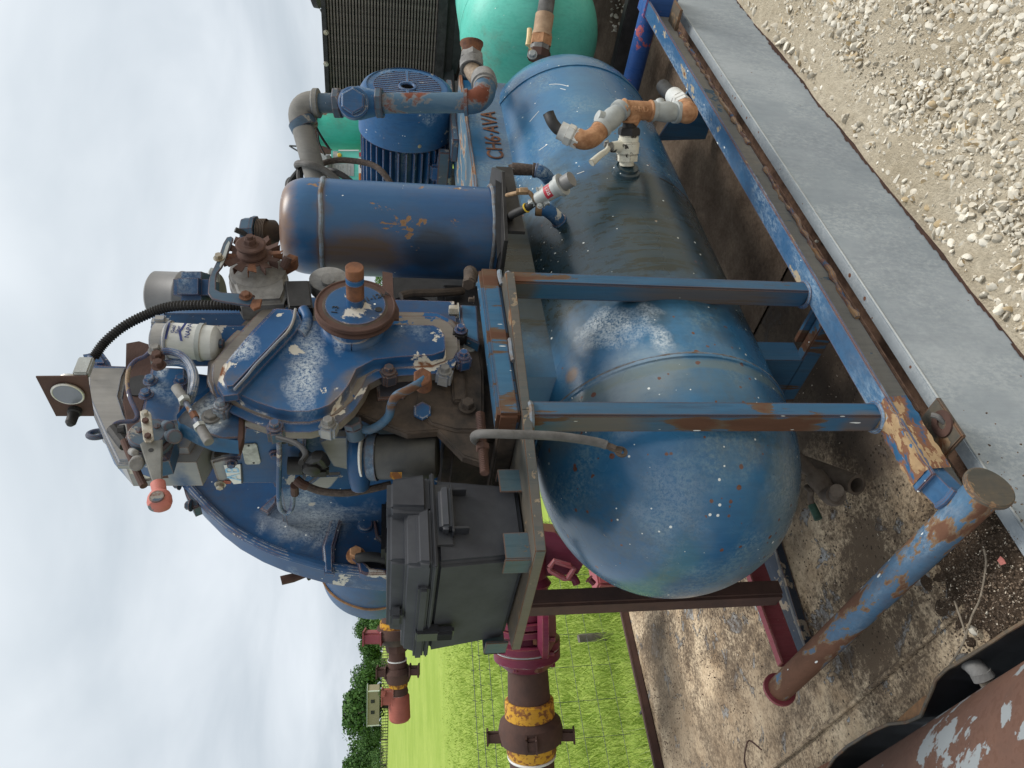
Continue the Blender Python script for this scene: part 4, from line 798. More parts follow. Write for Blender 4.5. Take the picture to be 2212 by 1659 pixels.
# ================================================================== FINNED MOTOR
mc=P(880,186,'Y',1.44); MRr=.196
mo=thing('electric_motor','blue finned electric motor with slatted round fan cowl, behind the grey-blue pipework','electric motor',(mc.x,1.65,.96))
mz=mc.z
mb=MB(); mb.lathe((mc.x,1.44,mz),Y_,[(0,.165),(.002,.172),(.010,.185),(.03,MRr),(.19,MRr+.006),(.192,MRr+.002)],64,False); cowl=mb.build('fan_cowl','blue',mo,40)
mb=MB(); mb.lathe((mc.x,1.4395,mz),Y_,[(0,.168),(.003,.1685),(.003,.138),(0,.137)],64,False); mb.build('cowl_rim','blue',cowl)
mb=MB(); mb.lathe((mc.x,1.47,mz),Y_,[(0,.15),(.01,.15)],40); mb.build('cowl_dark','black_ink',cowl)
n_=16
for i in range(n_):   # slats run up-down across the round grille
    xx=-.128+.256*i/(n_-1); hh=math.sqrt(max(0,.139**2-xx*xx)); 
    if abs(xx)<.037:
        for s in (1,-1): mb=MB(); mb.lo((mc.x+xx-.0055,1.440,mz+s*.035),(mc.x+xx+.0055,1.447,mz+s*hh),.0015); mb.build('grille_slat','blue',cowl)
    else: mb=MB(); mb.lo((mc.x+xx-.0055,1.440,mz-hh),(mc.x+xx+.0055,1.447,mz+hh),.0015); mb.build('grille_slat','blue',cowl)
mb=MB(); mb.lo((mc.x-.139,1.4385,mz-.006),(mc.x-.034,1.445,mz+.006),.001); mb.lo((mc.x+.034,1.4385,mz-.006),(mc.x+.139,1.445,mz+.006),.001); mb.torus((mc.x,1.443,mz),Y_,.033,.007,seg=32,ts=6); mb.build('grille_spoke','blue',cowl)
mb=MB(); mb.cyl((mc.x,1.46,mz),(mc.x,1.63,mz),.022); mb.build('shaft_end','alloy',cowl)
for a in (-165,-100,15,70): 
    mb=MB(); u=Vector((math.cos(R(a)),0,math.sin(R(a)))); mb.lathe(Vector((mc.x,1.60,mz))+u*(MRr+.002),u,[(0,.008),(.004,.008),(.006,.004)],12); mb.build('cowl_screw','zinc',cowl)
mb=MB(); mb.lathe((mc.x,1.62,mz),Y_,[(0,.148),(.52,.148),(.53,.12)],48); bd=mb.build('motor_body','blue',mo)
finmesh=None
for i in range(36):
    a=R(360*i/36); u=Vector((math.cos(a),0,math.sin(a)))
    if finmesh is None:
        mb=MB(); mb.lo((.145,0,-.0036),(MRr-.002,.50,.0036),.0012); fo=mb.build('cooling_fin','blue',bd); finmesh=fo
    else: fo=finmesh.copy(); COL.objects.link(fo)
    fo.matrix_basis=Matrix.Translation((mc.x,1.64,mz))@Matrix.Rotation(-a,4,'Y')
mb=MB(); mb.lo((mc.x-.17,1.66,.962),(mc.x-.12,2.08,1.03),.006); mb.lo((mc.x+.10,1.66,.962),(mc.x+.16,2.08,1.03),.006); mb.lo((mc.x-.17,1.70,1.0),(mc.x+.17,1.78,1.06),.01); mb.build('motor_foot','blue',mo)
mb=MB(); mb.lo((mc.x-.30,1.50,.960),(mc.x+.22,1.60,.985),.003); mb.build('slide_rail','blue_duct',mo)
mb=MB(); mb.lo((mc.x-.235,1.60,.985),(mc.x-.20,2.05,1.03),.003); mb.build('mount_angle','blue_duct',mo)
# ================================================================== BATTERY BOX
bx=thing('battery_box','black plastic battery box with ribbed side clip and moulded lid, on the rough steel plate','battery box',(.78,1.43,.973))
BX0,BY0=.690,1.236; BZ=.974
# tapered body
mb=MB(); bm=mb.bm
def frust(mb,x0,y0,x1,y1,z0,X0_,Y0_,X1_,Y1_,z1,bev=.008):
    v=[mb.bm.verts.new(p) for p in ((x0,y0,z0),(x1,y0,z0),(x1,y1,z0),(x0,y1,z0),(X0_,Y0_,z1),(X1_,Y0_,z1),(X1_,Y1_,z1),(X0_,Y1_,z1))]
    fs=[mb.bm.faces.new([v[i] for i in f]) for f in ((3,2,1,0),(4,5,6,7),(0,1,5,4),(1,2,6,5),(2,3,7,6),(3,0,4,7))]
    if bev: bmesh.ops.bevel(mb.bm,geom=list({e for f in fs for e in f.edges}),offset=bev,segments=3,affect='EDGES')
frust(mb,.700,1.244,.868,1.600,BZ,.680,1.228,.876,1.612,1.150,.010); body=mb.build('box_body','black_plastic',bx)
mb=MB(); mb.lo((.672,1.220,1.147),(.884,1.618,1.156),.003); rim=mb.build('lid_rim','black_plastic',bx)
mb=MB(); frust(mb,.676,1.224,.880,1.616,1.155,.686,1.236,.872,1.600,1.206,.006); frust(mb,.700,1.25,.868,1.55,1.19,.706,1.256,.862,1.545,1.238,.008); lid=mb.build('lid','black_plastic',bx)
mb=MB(); frust(mb,.79,1.214,.884,1.33,1.157,.80,1.222,.876,1.32,1.240,.012); frust(mb,.676,1.214,.80,1.25,1.157,.682,1.220,.79,1.25,1.184,.006); mb.build('vent_hump','black_plastic',bx)
mb=MB(); mb.lo((.668,1.30,1.158),(.69,1.615,1.180),.005); mb.lo((.674,1.42,1.206),(.70,1.47,1.232),.006); mb.build('side_ledge','black_plastic',bx)
# end grip on the face that looks at the valley side (-Y)
mb=MB(); frust(mb,.742,1.198,.842,1.23,1.118,.745,1.204,.838,1.23,1.142,.007); gr=mb.build('carry_grip','black_plastic_clip',bx)
mb=MB(); mb.lo((.738,1.206,1.114),(.846,1.232,1.118),.001); mb.lo((.746,1.210,1.085),(.752,1.232,1.116),.001); mb.lo((.834,1.210,1.085),(.840,1.232,1.116),.001); mb.lo((.72,1.2265,1.115),(.86,1.232,1.148),.002); mb.build('grip_web','black_plastic_clip',gr)
# clip on the long side (-X)
mb=MB(); mb.lo((.662,1.475,1.130),(.684,1.515,1.178),.003); mb.lo((.664,1.478,1.098),(.680,1.512,1.135),.004); cl=mb.build('side_clip','black_plastic_clip',bx)
for i in range(7): mb=MB(); mb.lo((.660,1.482+i*.0042,1.102),(.665,1.4838+i*.0042,1.132),.0006); mb.build('clip_rib','black_plastic_clip',cl)
# brackets holding it
mb=MB(); mb.lo((.686,1.222,.970),(.742,1.226,1.020),.001); mb.lo((.682,1.222,.970),(.686,1.272,1.022),.001); mb.build('battery_bracket','bracket',fr,jit=.001)
mb=MB(); mb.lo((.836,1.222,.970),(.890,1.226,1.016),.001); mb.lo((.888,1.222,.970),(.892,1.262,1.016),.001); mb.build('battery_bracket','bracket',fr)
mb=MB(); mb.lo((.676,1.575,.970),(.682,1.632,1.020),.001); mb.lo((.676,1.626,.970),(.73,1.632,1.020),.001); mb.build('battery_bracket','bracket',fr)
# loose cable
lc=thing('loose_cable','loose dusty grey battery cable with a bare ring lug hanging over the plate edge','cable',P(1300,955,'Y',1.05))
mb=MB(); mb.tube([P(1040,958,'Y',1.20),P(1026,950,'Y',1.15),P(1027,940,'Y',1.10),P(1050,937,'Y',1.075),P(1134,939,'Y',1.07),P(1209,943,'Y',1.07),P(1284,954,'Y',1.07),P(1311,962,'Y',1.07)],.0088,12,6); mb.build('insulation','rubber_grey',lc)
mb=MB(); a=P(1308,961,'Y',1.07); b=P(1330,970,'Y',1.07); mb.tube([a,b],.0068,10,0); mb.build('crimp','brown_grime',lc)
mb=MB(); c=P(1342,975,'Y',1.068); d_=(b-a).normalized(); s_=d_.cross(Y_).normalized(); ring=[]
for i in range(20):
    th=2*math.pi*i/20; ring.append(c+(d_*math.cos(th)+s_*math.sin(th))*.0125)
inner=[c+(p-c)*.48 for p in ring]; vs=[mb.bm.verts.new(p) for p in ring]; vi=[mb.bm.verts.new(p) for p in inner]
vs2=[mb.bm.verts.new(p+Y_*.003) for p in ring]; vi2=[mb.bm.verts.new(p+Y_*.003) for p in inner]
for i in range(20):
    j=(i+1)%20; mb.bm.faces.new((vs[i],vs[j],vi[j],vi[i])); mb.bm.faces.new((vs2[i],vi2[i],vi2[j],vs2[j])); mb.bm.faces.new((vs[i],vs2[i],vs2[j],vs[j])); mb.bm.faces.new((vi[i],vi[j],vi2[j],vi2[i]))
mb.box((b+c)/2-d_*.004,(.022,.003,.014),Matrix((d_,Y_,s_)).transposed(),.001); mb.build('ring_lug','brown_grime',lc)
# ================================================================== DIESEL ENGINE
en=thing('diesel_engine','blue diesel engine with chipped timing cover and rusty crank pulley','engine',(1.25,1.45,.975))
def F(x,y,Yp=1.20): return P(x,y,'Y',Yp)
def S(x,y,Xp=1.05): return P(x,y,'X',Xp)
def poly(pts,Yp): return [F(x,y,Yp) for x,y in pts]
def front(name,pts,Yb,th,mat,par,bev=.003,seg=3,jit=0):   # plate whose back is at Yb+th and visible face at Yb
    f=poly(pts,Yb); mb=MB(); mb.prism([p+Y_*th for p in f],(0,-th,0),bev,seg); return mb.build(name,mat,par,30,jit)
# crankcase / block / sump behind the cover
mb=MB(); mb.lo((1.07,1.245,1.06),(1.45,1.72,1.50),.012); block=mb.build('engine_block','blue_engine',en)
front('front_plate',[(745,800),(860,690),(960,682),(1003,700),(1012,735),(1040,742),(1046,800),(1047,1000),(1000,985),(945,930),(880,935),(800,905),(770,890),(735,890)],1.222,.02,'brown_grime',en,.004)
front('blue_panel',[(812,820),(880,812),(890,830),(872,858),(816,862)],1.214,.02,'blue_engine',en,.004)
mb=MB(); mb.lo((.985,1.26,.976),(1.40,1.70,1.115),.02); mb.build('sump','brown_grime',en,jit=.002)
front('sump_front',[(905,800),(1004,735),(1036,745),(1045,800),(1046,930),(985,930),(930,915),(895,870)],1.214,.03,'brown_grime',en,.006)
mb=MB(); mb.box(F(990,835,1.21),(.10,.02,.03),None,.004); mb.bolt(F(1010,878,1.205),-Y_,.014); mb.bolt(F(1000,870,1.208),-Y_,.006); mb.build('sump_rib','brown_grime',en)
mb=MB(); mb.lathe(F(1014,751,1.2145),-Y_,[(0,.016),(.003,.0155),(.004,.014)],28); mb.build('core_plug','label_plate',en)
front('mount_foot',[(994,657),(1031,659),(1036,742),(1006,728),(996,690)],1.185,.03,'blue_bar',en,.003)
mb=MB(); mb.bolt(F(990,671,1.185),Z_,.0135,.02); mb.build('mount_bolt','zinc',en)
mb=MB(); mb.bolt(F(1024,648,1.17),Z_,.007,.012); mb.build('mount_bolt','brown_grime',en)
# timing cover
COVER=[(454,819),(456,784),(487,746),(532,699),(565,663),(590,655),(637,656),(655,669),(720,672),(854,679),(944,681),(974,696),(991,719),(994,756),(984,776),(944,790),(869,794),(822,799),(798,812),(786,838),(765,868),(735,895),(707,906),(670,916),(620,916),(582,909),(532,892),(495,875),(465,852)]
def grow(pts,k,cx=700,cy=780):
    out=[]; n=len(pts)
    for i in range(n):
        a,b,c=pts[i-1],pts[i],pts[(i+1)%n]; tx,ty=c[0]-a[0],c[1]-a[1]; l=math.hypot(tx,ty); out.append((b[0]+ty/l*k,b[1]-tx/l*k))
    return out
area=sum(COVER[i-1][0]*COVER[i][1]-COVER[i][0]*COVER[i-1][1] for i in range(len(COVER)))
sg=1 if area>0 else -1
fl=front('cover_flange',grow(COVER,1*sg),1.168,.045,'flange',en,.006)
fl2=front('cover_gasket_lip',grow(COVER,8*sg),1.200,.014,'flange',en,.004)
CV2=[(x,y) if (y<745 and x<880) else (x,y) for x,y in grow(COVER,-3*sg)]
mb=MB(); f=poly(CV2,1.140); mb.prism([p+Y_*.030 for p in f],(0,-.030,0),.029,9); cover=mb.build('timing_cover','blue_cover',en,50)
mb=MB(); f=poly([(590,657),(640,660),(652,686),(634,712),(560,790),(512,842),(480,846),(466,822),(478,782),(540,708)],1.116); mb.prism([p+Y_*.03 for p in f],(0,-.03,0),.013,5); mb.build('cover_ridge','blue_cover',cover,50)
mb=MB(); mb.tube([F(x,y,1.117) for x,y in ((640,668),(632,700),(600,737),(565,775),(530,815),(505,842))],.0032,8,4); mb.build('ridge_seam','grey_bare',cover,jit=.003)
mb=MB(); mb.tube([F(x,y,1.138) for x,y in ((655,668),(664,690),(655,715),(648,722))],.012,12,5); mb.build('cover_bulge','blue_cover',cover)
M['chip_cream']=simple('bare_cast_primer',(.42,.37,.29),.8,0,.35,40,(.22,.17,.12),.002)
mb=MB(); mb.torus(F(762,712,1.142),Y_,.052,.018,seg=40,ts=12); mb.lathe(F(760,690,1.10),Y_,[(0,.045),(.05,.05),(.06,.06)],36); mb.build('seal_housing','blue_cover',cover)
for (x,y,mt) in ((478,874,'blue_engine'),(594,921,'blue_engine'),(709,914,'alloy'),(840,801,'blue_engine'),(961,801,'alloy'),(1001,768,'blue_engine'),(995,713,'black_oily')):
    mb=MB(); c=F(x,y,1.160); mb.box(c+Y_*.018,(.034,.038,.034),Matrix.Rotation(random.uniform(-.4,.4),3,'Y'),.006); fb=mb.build('cover_lug',mt if mt!='alloy' else 'grey_bare',cover)
    mb=MB(); mb.bolt(c,-Y_,.0105,.012); mb.build('bolt','blue_engine' if mt!='alloy' else 'alloy',fb)
# crank pulley and shaft
pc=F(768,660,1.088)
mb=MB(); mb.lathe(pc,Y_,[(0,.084),(.002,.0865),(.005,.0865),(.010,.077),(.014,.0855),(.017,.087),(.020,.086),(.022,.080),(.024,.045),(.05,.045)],64); pul=mb.build('crank_pulley','rust_brown',en,25)
mb=MB(); mb.lathe(pc-Y_*.0015,Y_,[(0,.085),(.003,.085)],64); mb.torus(pc-Y_*.001,Y_,.0835,.0028,seg=64,ts=8); mb.build('pulley_rim','rust_brown',pul)
mb=MB(); mb.lathe(pc-Y_*.0025,Y_,[(0,.066),(.0035,.078)],64); mb.build('dusty_ring','brown_grime',pul,jit=.0005)
mb=MB(); mb.lathe(pc-Y_*.0035,Y_,[(0,.064),(.004,.064)],64); mb.build('pulley_web','blue_engine',pul)
mb=MB(); mb.lathe(F(818,668,1.083),Y_,[(0,.0075),(.004,.0075)],20); mb.build('web_hole','black_ink',pul)
text('201-1264',.019,F(806,643,1.0835),Vector((.45,0,-.9)),Vector((.9,0,.45)),'black_oily',pul,'cast_number'); text('1-3',.019,F(724,669,1.0835),Vector((1,0,-.1)),Vector((.1,0,1)),'black_oily',pul,'cast_number')
sh_dir=-Y_
mb=MB(); mb.cyl(pc,pc-Y_*.026,.0192,seg=32); mb.build('shaft_base','blue_engine',pul)
mb=MB(); mb.cyl(pc-Y_*.026,pc-Y_*.066,.0190,seg=32); mb.build('shaft_rusted','rust',pul)
mb=MB(); mb.cyl(pc-Y_*.066,pc-Y_*.080,.0191,seg=32); mb.build('shaft_band','blue',pul)
mb=MB(); mb.cyl(pc-Y_*.080,pc-Y_*.105,.0190,seg=32,ch=.0015); mb.build('shaft_tip','rust',pul)
mb=MB(); mb.prism([F(x,y,1.125) for x,y in ((826,586),(848,590),(850,640),(862,668),(862,690),(848,690),(848,664),(826,636))],(0,.006,0),.001); mb.build('timing_pointer','rust_brown',en)
mb=MB(); mb.lathe(F(712,624,1.19),-Y_,[(0,.046),(.03,.046),(.032,.042)],32); mb.cyl(F(708,612,1.16),F(708,602,1.14),.015); mb.build('pump_boss','alloy',en)
# rocker / head
front('rocker_end',[(196,789),(281,789),(270,814),(262,854),(275,894),(290,924),(300,950),(300,1000),(250,1000),(219,936),(184,856),(186,805)],1.30,.02,'grey_bare',en,.008)
A=F(184,856,1.30)
def sidebox(name,x0,x1,y0,y1,z0,z1,mat,bev=.01): mb=MB(); mb.lo((x0,y0,z0),(x1,y1,z1),bev); return mb.build(name,mat,en)
zt=A.z
mb=MB(); pr=[F(x,y,1.32) for x,y in ((186,800),(184,856),(219,936),(262,985),(420,985),(470,900),(470,800),(330,780),(200,775))]; mb.prism(pr,(0,.13,0),.022,4,True); mb.build('cylinder_head','blue_engine',en)
mb=MB(); pr=[F(x,y,1.42) for x,y in ((212,930),(240,955),(262,985),(300,1000),(300,960),(250,930))]; mb.prism(pr,(0,.05,0),.008,2); mb.build('flaked_panel','grey_bare',en)
front('blue_end_cap',[(176,758),(218,752),(235,775),(240,792),(200,792),(184,784)],1.34,.10,'blue_engine',en,.012)
front('rusty_inner_plate',[(272,740),(300,735),(330,745),(345,770),(330,800),(305,900),(318,1000),(352,1010),(360,1020),(330,1022),(290,985),(275,930),(264,870),(270,820)],1.285,.02,'rust_brown',en,.003)
mb=MB(); mb.lathe(F(300,832,1.282),Y_,[(0,.030),(.003,.030)],28); mb.build('dark_port','black_oily',en)
front('governor_cover',[(326,789),(404,792),(402,840),(390,912),(296,920),(306,880)],1.235,.045,'blue_engine',en,.006)
for x,y in ((325,823),(391,823),(316,853)): mb=MB(); mb.bolt(F(x,y,1.235),-Y_,.0105,.012); mb.build('bolt','blue_engine',en)
# speed control dial
gv=thing('speed_control','round blue speed control housing with tapering grey lever and red knob at its end','control lever',F(319,936,1.20))
def gfront(name,pts,Yb,th,mat,par,bev=.003,seg=3): return front(name,pts,Yb,th,mat,par,bev,seg)
gfront('base_plate',[(279,965),(284,988),(320,1000),(364,990),(376,950),(378,920),(368,905),(340,900),(300,912)],1.195,.05,'blue_engine',gv,.006)
gc=F(319,936,1.165)
mb=MB(); mb.lathe(gc+Y_*.03,-Y_,[(0,.040),(.012,.041),(.016,.036),(.030,.0355),(.034,.032)],40); mb.torus(gc+Y_*.012,Y_,.039,.0028,seg=48,ts=8); mb.build('dial_housing','blue_duct',gv)
for x,y in ((301,930),(339,921)): mb=MB(); mb.lathe(F(x,y,1.161),-Y_,[(0,.0065),(.002,.006)],20); mb.lo(F(x,y,1.1585)+Vector((-.0055,-.0006,-.0007)),F(x,y,1.1585)+Vector((.0055,.0005,.0007))); mb.build('slot_screw','blue_duct',gv)
for x,y,r in ((370,940,.014),(358,918,.010),(300,995,.013),(284,975,.007)): mb=MB(); mb.cyl(F(x,y,1.17),F(x+8,y+4,1.15) if y<990 else F(x-6,y+8,1.15),r,seg=16,ch=.002); mb.build('terminal_boss','blue_duct' if y<960 else 'alloy',gv)
lv=gfront('lever',[(301,958),(310,952),(340,950),(350,948),(350,1044),(330,1046),(318,1010)],1.145,.006,'grey_lever',gv,.002)
mb=MB(); mb.lathe(F(326,972,1.1445),Y_,[(0,.0045),(.002,.0045)],16); mb.build('lever_hole','black_ink',lv)
gfront('link_plate',[(302,888),(308,886),(322,888),(326,893),(332,948),(326,954),(314,955),(309,948)],1.135,.004,'zinc',gv,.001)
for x,y in ((314,894),(315,911),(320,944)): mb=MB(); mb.bolt(F(x,y,1.134),-Y_,.006,.006,False); mb.build('link_bolt','zinc' if y<900 else 'rust_brown',gv)
mb=MB(); a,b=F(341,1044,1.142),F(345,1064,1.142); mb.cyl(a,b,.0125,.0118,24); kc=F(345,1079,1.142); mb.lathe(b,(kc-b),[(0,.012),(.004,.017),(.010,.0195),(.020,.0205),(.029,.018),(.035,.010),(.037,0)],28); mb.build('knob','pink',gv)
mb=MB(); mb.lathe(F(339,1073,1.1225),-Y_*.8-RT*.0,[(0,.0125),(.002,.0115)],28); mb.build('knob_cap','blue_duct',gv)
# bracket hood
hp=[(454,844),(470,862),(480,885),(524,890),(526,915),(517,944),(480,946),(450,936),(428,938),(405,928),(388,926),(384,903),(401,886)]
hood=front('hood_plate',hp,1.185,.004,'blue_engine',en,.001)
mb=MB(); path=[F(x,y,1.185) for x,y in ((454,844),(425,866),(398,889),(384,905),(385,925),(394,943),(425,960),(462,975),(516,981))]
# ribbon flange
r=[];q=[]
pp=[]
for i in range(len(path)-1):
    for k in range(5): t=k/5; pp.append(path[i].lerp(path[i+1],t))
pp.append(path[-1])
wv=[mb.bm.verts.new(p) for p in pp]; nv=len(pp)
wd=[.012 if i<18 else .012+.030*min(1,(i-18)/8) for i in range(nv)]
w2=[mb.bm.verts.new(p-Y_*wd[i]+Vector((0,0,-.004 if i>18 else 0))) for i,p in enumerate(pp)]
for i in range(nv-1): mb.bm.faces.new((wv[i],wv[i+1],w2[i+1],w2[i]))
bmesh.ops.solidify(mb.bm,geom=mb.bm.faces[:],thickness=.003); mb.build('hood_flange','blue_skylit',hood,50)
mb=MB(); mb.bolt(F(456,900,1.183),-Y_,.013,.008); mb.build('bolt','alloy',hood)
mb=MB(); mb.prism([F(x,y,1.20) for x,y in ((519,893),(530,893),(528,960),(520,985),(514,985),(518,940))],(0,-.02,0),.001); mb.build('hood_edge','rust_brown',hood)
# adjuster link rod
lk=thing('adjuster_rod','thin rusty turnbuckle rod with two grey sleeves slung across the blue hood','link rod',F(415,895,1.14))
def F4(x,y): return F(x,y,1.14)
for a,b,mt,r,nm in (((379,836),(398,862),'alloy',.0095,'sleeve'),((401,868),(432,922),'blue_pipe',.0055,'rod'),((434,925),(452,956),'alloy',.0095,'sleeve')):
    mb=MB(); mb.cyl(F4(*a),F4(*b),r,seg=18,ch=.001); mb.build(nm,mt,lk)
d_=(F4(452,956)-F4(379,836)).normalized()
for c in ((398,864),(431,921)): mb=MB(); mb.hexa(F4(*c)-d_*.004,d_,.0115,.009,0); mb.build('lock_nut','alloy_light',lk)
mb=MB(); mb.hexa(F4(416,892),d_,.0075,.016,0); mb.build('turnbuckle','rust',lk)
# fuel lines
def line(pts,r,mat,name,par,Yp=1.15,sm=6,seg=10):
    mb=MB(); mb.tube([p if isinstance(p,Vector) else F(p[0],p[1],p[2] if len(p)>2 else Yp) for p in pts],r,seg,sm); return mb.build(name,mat,par)
line([(350,760),(366,759),(391,767),(411,787),(421,814),(418,842),(410,866,1.17)],.0078,'blue_engine','fuel_line',en,1.13)
line([(350,785),(366,784),(391,786),(408,796),(414,820),(412,850,1.17)],.0068,'blue_engine','fuel_line',en,1.145)
line([(330,752),(314,769),(293,779),(279,797),(275,830),(282,862),(296,894),(290,909),(264,911),(248,917),(244,928)],.0045,'blue_rail','thin_line',en,1.20)
line([(244,926),(252,936),(262,950),(272,962)],.0125,'black_oily','stop_solenoid',en,1.19,2)
line([(256,932),(270,930)],.012,'black_oily','solenoid_port',en,1.185,0)
line([(268,952),(282,985),(300,1028),(311,1050)],.007,'rust_brown','rusted_spout',en,1.18)
line([(304,1036),(322,1036),(336,1030)],.0025,'alloy','clip_wire',en,1.18)
line([(330,775),(352,775)],.018,'alloy','banjo_block',en,1.15,0); 
for x,y in ((340,772),(343,790),(336,757)): mb=MB(); mb.bolt(F(x,y,1.135),-Y_,.010,.012); mb.build('banjo_bolt','rust_brown' if y>760 else 'alloy',en)
mb=MB(); c=F(210,938,1.38); mb.torus(c,X_*.5-Y_,.017,.0065,seg=28,ts=10); mb.build('lifting_eye','blue_duct',en)
# fuel filter
ff=thing('fuel_filter','white spin-on fuel filter with navy print and rust streaks beside the timing cover','fuel filter',F(420,740,1.17))
fa,fb=F(366,735,1.18),F(474,742,1.18); fd=(fb-fa).normalized(); fl_=(fb-fa).length
mb=MB(); mb.lathe(fa,fd,[(0,.034),(.003,.0385),(fl_*.60,.0385),(fl_*.605,.041),(fl_*.68,.041),(fl_*.685,.0385),(fl_*.90,.037),(fl_*.97,.030),(fl_,.022)],40); can=mb.build('filter_can','white_filter',ff)
mb=MB(); mb.lathe(fa+fd*fl_*.60,fd,[(0,.0415),(fl_*.09,.0415)],40,False); mb.build('filter_band','alloy_light',can)
mb=MB(); mb.lathe(fa-fd*.034,fd,[(0,.026),(.004,.034),(.028,.036),(.034,.043),(.038,.043)],28); mb.box(F(349,702,1.18),(.03,.045,.035),None,.008); mb.build('filter_head','grey_bare',ff)
mb=MB(); mb.hexa(fb,fd,.011,.009); mb.build('drain_screw','blue_duct',ff)
pn=(-FWD).normalized(); up=-fd
fr_=pn.cross(up).normalized()
def ftext(s,sz,t,off,mat): 
    a=math.radians(off); nrm=(pn*math.cos(a)+fr_*(-1)*math.sin(a)).normalized(); x=up.cross(nrm).normalized(); return text(s,sz,fa+fd*t+nrm*.0392,x,up,mat,can,'lettering',.0003)
ftext('NAPA',.0145,fl_*.50,34,'navy_ink'); ftext('Gold',.010,fl_*.20,36,'navy_ink'); ftext('Filter',.010,fl_*.29,36,'navy_ink')
nrm=(pn*math.cos(R(28))-fr_*math.sin(R(28))).normalized(); x=up.cross(nrm).normalized(); mb=MB(); c=fa+fd*fl_*.40+nrm*.0388; mb.prism([c+x*a+up*b for a,b in ((-.022,-.004),(.0,.004),(.022,-.004),(.022,.001),(0,.009),(-.022,.001))],nrm*.0006); mb.prism([fa+fd*fl_*.10+nrm*.0388+x*a+up*b for a,b in ((-.02,-.002),(.02,-.002),(.02,.002),(-.02,.002))],nrm*.0006); mb.build('navy_chevron','navy_ink',can)
# intake
mb=MB(); a=D(332,637,1.93); b=D(470,645,1.93); ln=(b-a).length; mb.lathe(a,b-a,[(0,.055),(.006,.062),(.07,.0635),(.074,.066),(.078,.066),(.082,.064),(ln,.065)],48); ac=thing('air_cleaner','plain grey cylindrical air cleaner standing against the sky behind the alternator bracket','air filter',a); mb.build('canister','grey_can',ac)
mb=MB(); mb.torus(D(462,600,1.85),DN,.02,.008,seg=16,ts=6); mb.build('cleaner_clip','alloy_light',ac,jit=.006)
mb=MB(); fr3=Matrix((DN,RT,FWD)).transposed(); mb.box(D(425,624,1.80),(.085,.075,.10),fr3,.018,4); mb.build('manifold_box','blue_engine',en)
mb=MB(); mb.lathe(D(340,712,1.78),DN,[(0,.03),(.01,.052),(.03,.058),(.20,.062),(.26,.062)],32); mb.box(D(460,735,1.72),(.26,.12,.12),fr3,.03,4); mb.build('intake_manifold','blue_engine',en)
# conduit to the gauge panel
cn=thing('corrugated_conduit','black corrugated wiring conduit arching from alternator up to the gauge panel','conduit',F(400,660,1.20))
pts=[F(x,y,z) for x,y,z in ((540,662,1.17),(490,660,1.17),(429,659,1.18),(366,663,1.2),(316,680,1.22),(266,706,1.24),(225,741,1.26),(203,772,1.28))]
mb=MB(); q=[]; n=len(pts)
mb.tube(pts,.0122,12,18,rf=lambda i,n:1.0 if i%2 else .74); mb.build('corrugated_sleeve','rubber',cn,20)
mb=MB(); mb.tube([F(206,770,1.28),F(196,785,1.28),F(188,797,1.28),F(180,806,1.29)],.004,8,4); mb.build('wire','rust_brown',cn)
mb=MB(); mb.tube([F(186,792,1.27),F(172,802,1.27)],.006,10,0); mb.build('yellow_terminal','yellow_plastic',cn)
# gauge panel
GX=1.06; gp=thing('gauge_panel','small rusty gauge panel with round chrome-rimmed gauge and black button, topmost of the engine','gauge panel',S(195,856,GX))
corn=[S(77,814,GX),S(189,813,GX),S(203,899,GX),S(121,899,GX)]
mb=MB(); mb.prism(corn,(.004,0,0),.0012); pnl=mb.build('panel_plate','rust_brown',gp)
gcn=S(146.5,851,GX-.004)
mb=MB(); mb.torus(gcn,X_,.0275,.0028,seg=48,ts=10); mb.lathe(gcn,X_,[(0,.028),(.03,.027),(.034,.02)],32); mb.build('gauge_bezel','chrome',gp)
mb=MB(); mb.lathe(gcn-X_*.0015,-X_,[(0,.0265),(.0012,.0262)],40); mb.build('gauge_glass','glass_grey',gp)
mb=MB(); a=S(163,885,GX); mb.lathe(a,-X_,[(0,.013),(.010,.013),(.012,.0105),(.034,.0100),(.040,.006),(.041,0)],24); mb.build('push_button','rubber',gp)
mb=MB(); mb.lo(corn[1]+Vector((.004,-.005,-.0)),corn[1]+Vector((.05,.012,.028)),.003); mb.build('gauge_back_bracket','alloy_light',gp)
# alternator
al=thing('alternator','rusty dust covered alternator with finned fan wheel and pulley, bolted high on the engine front','alternator',F(560,600,1.16))
acn=F(543,540,1.10)
mb=MB(); hc=F(550,575,1.16); mb.lathe(F(556,580,1.14),Y_,[(0,.052),(.004,.062),(.035,.065),(.037,.067),(.05,.067),(.052,.064),(.11,.062),(.12,.05)],40); mb.build('housing','alloy',al,jit=.001)
front('drive_bracket',[(492,590),(500,560),(600,560),(618,572),(622,625),(612,650),(520,655),(505,625)],1.145,.05,'alloy',al,.010)
fan=None
mb=MB(); mb.lathe(acn+Y_*.012,Y_,[(0,.045),(.002,.045)],36); fan=mb.build('fan_wheel','rust_brown',al)
for i in range(12):
    a=R(30*i+10+random.uniform(-3,3)); u=Vector((math.cos(a),0,math.sin(a))); v=Vector((-math.sin(a),0,math.cos(a))); c=acn+Y_*.012
    mb=MB(); mb.prism([c+u*.035-v*.007,c+u*.062-v*.010-Y_*.004,c+u*.070-v*.003-Y_*.008,c+u*.064+v*.009+Y_*.002,c+u*.035+v*.008],Y_*.002+v*.0,.0006)
    mb.prism([c+u*.044-v*.0095-Y_*.0,c+u*.068-v*.0105-Y_*.004,c+u*.066-v*.011+Y_*.014,c+u*.046-v*.0098+Y_*.012],v*.0018,.0004)
    mb.build('fan_blade','rust' if i%3==0 else 'rust_brown',fan,jit=.001)
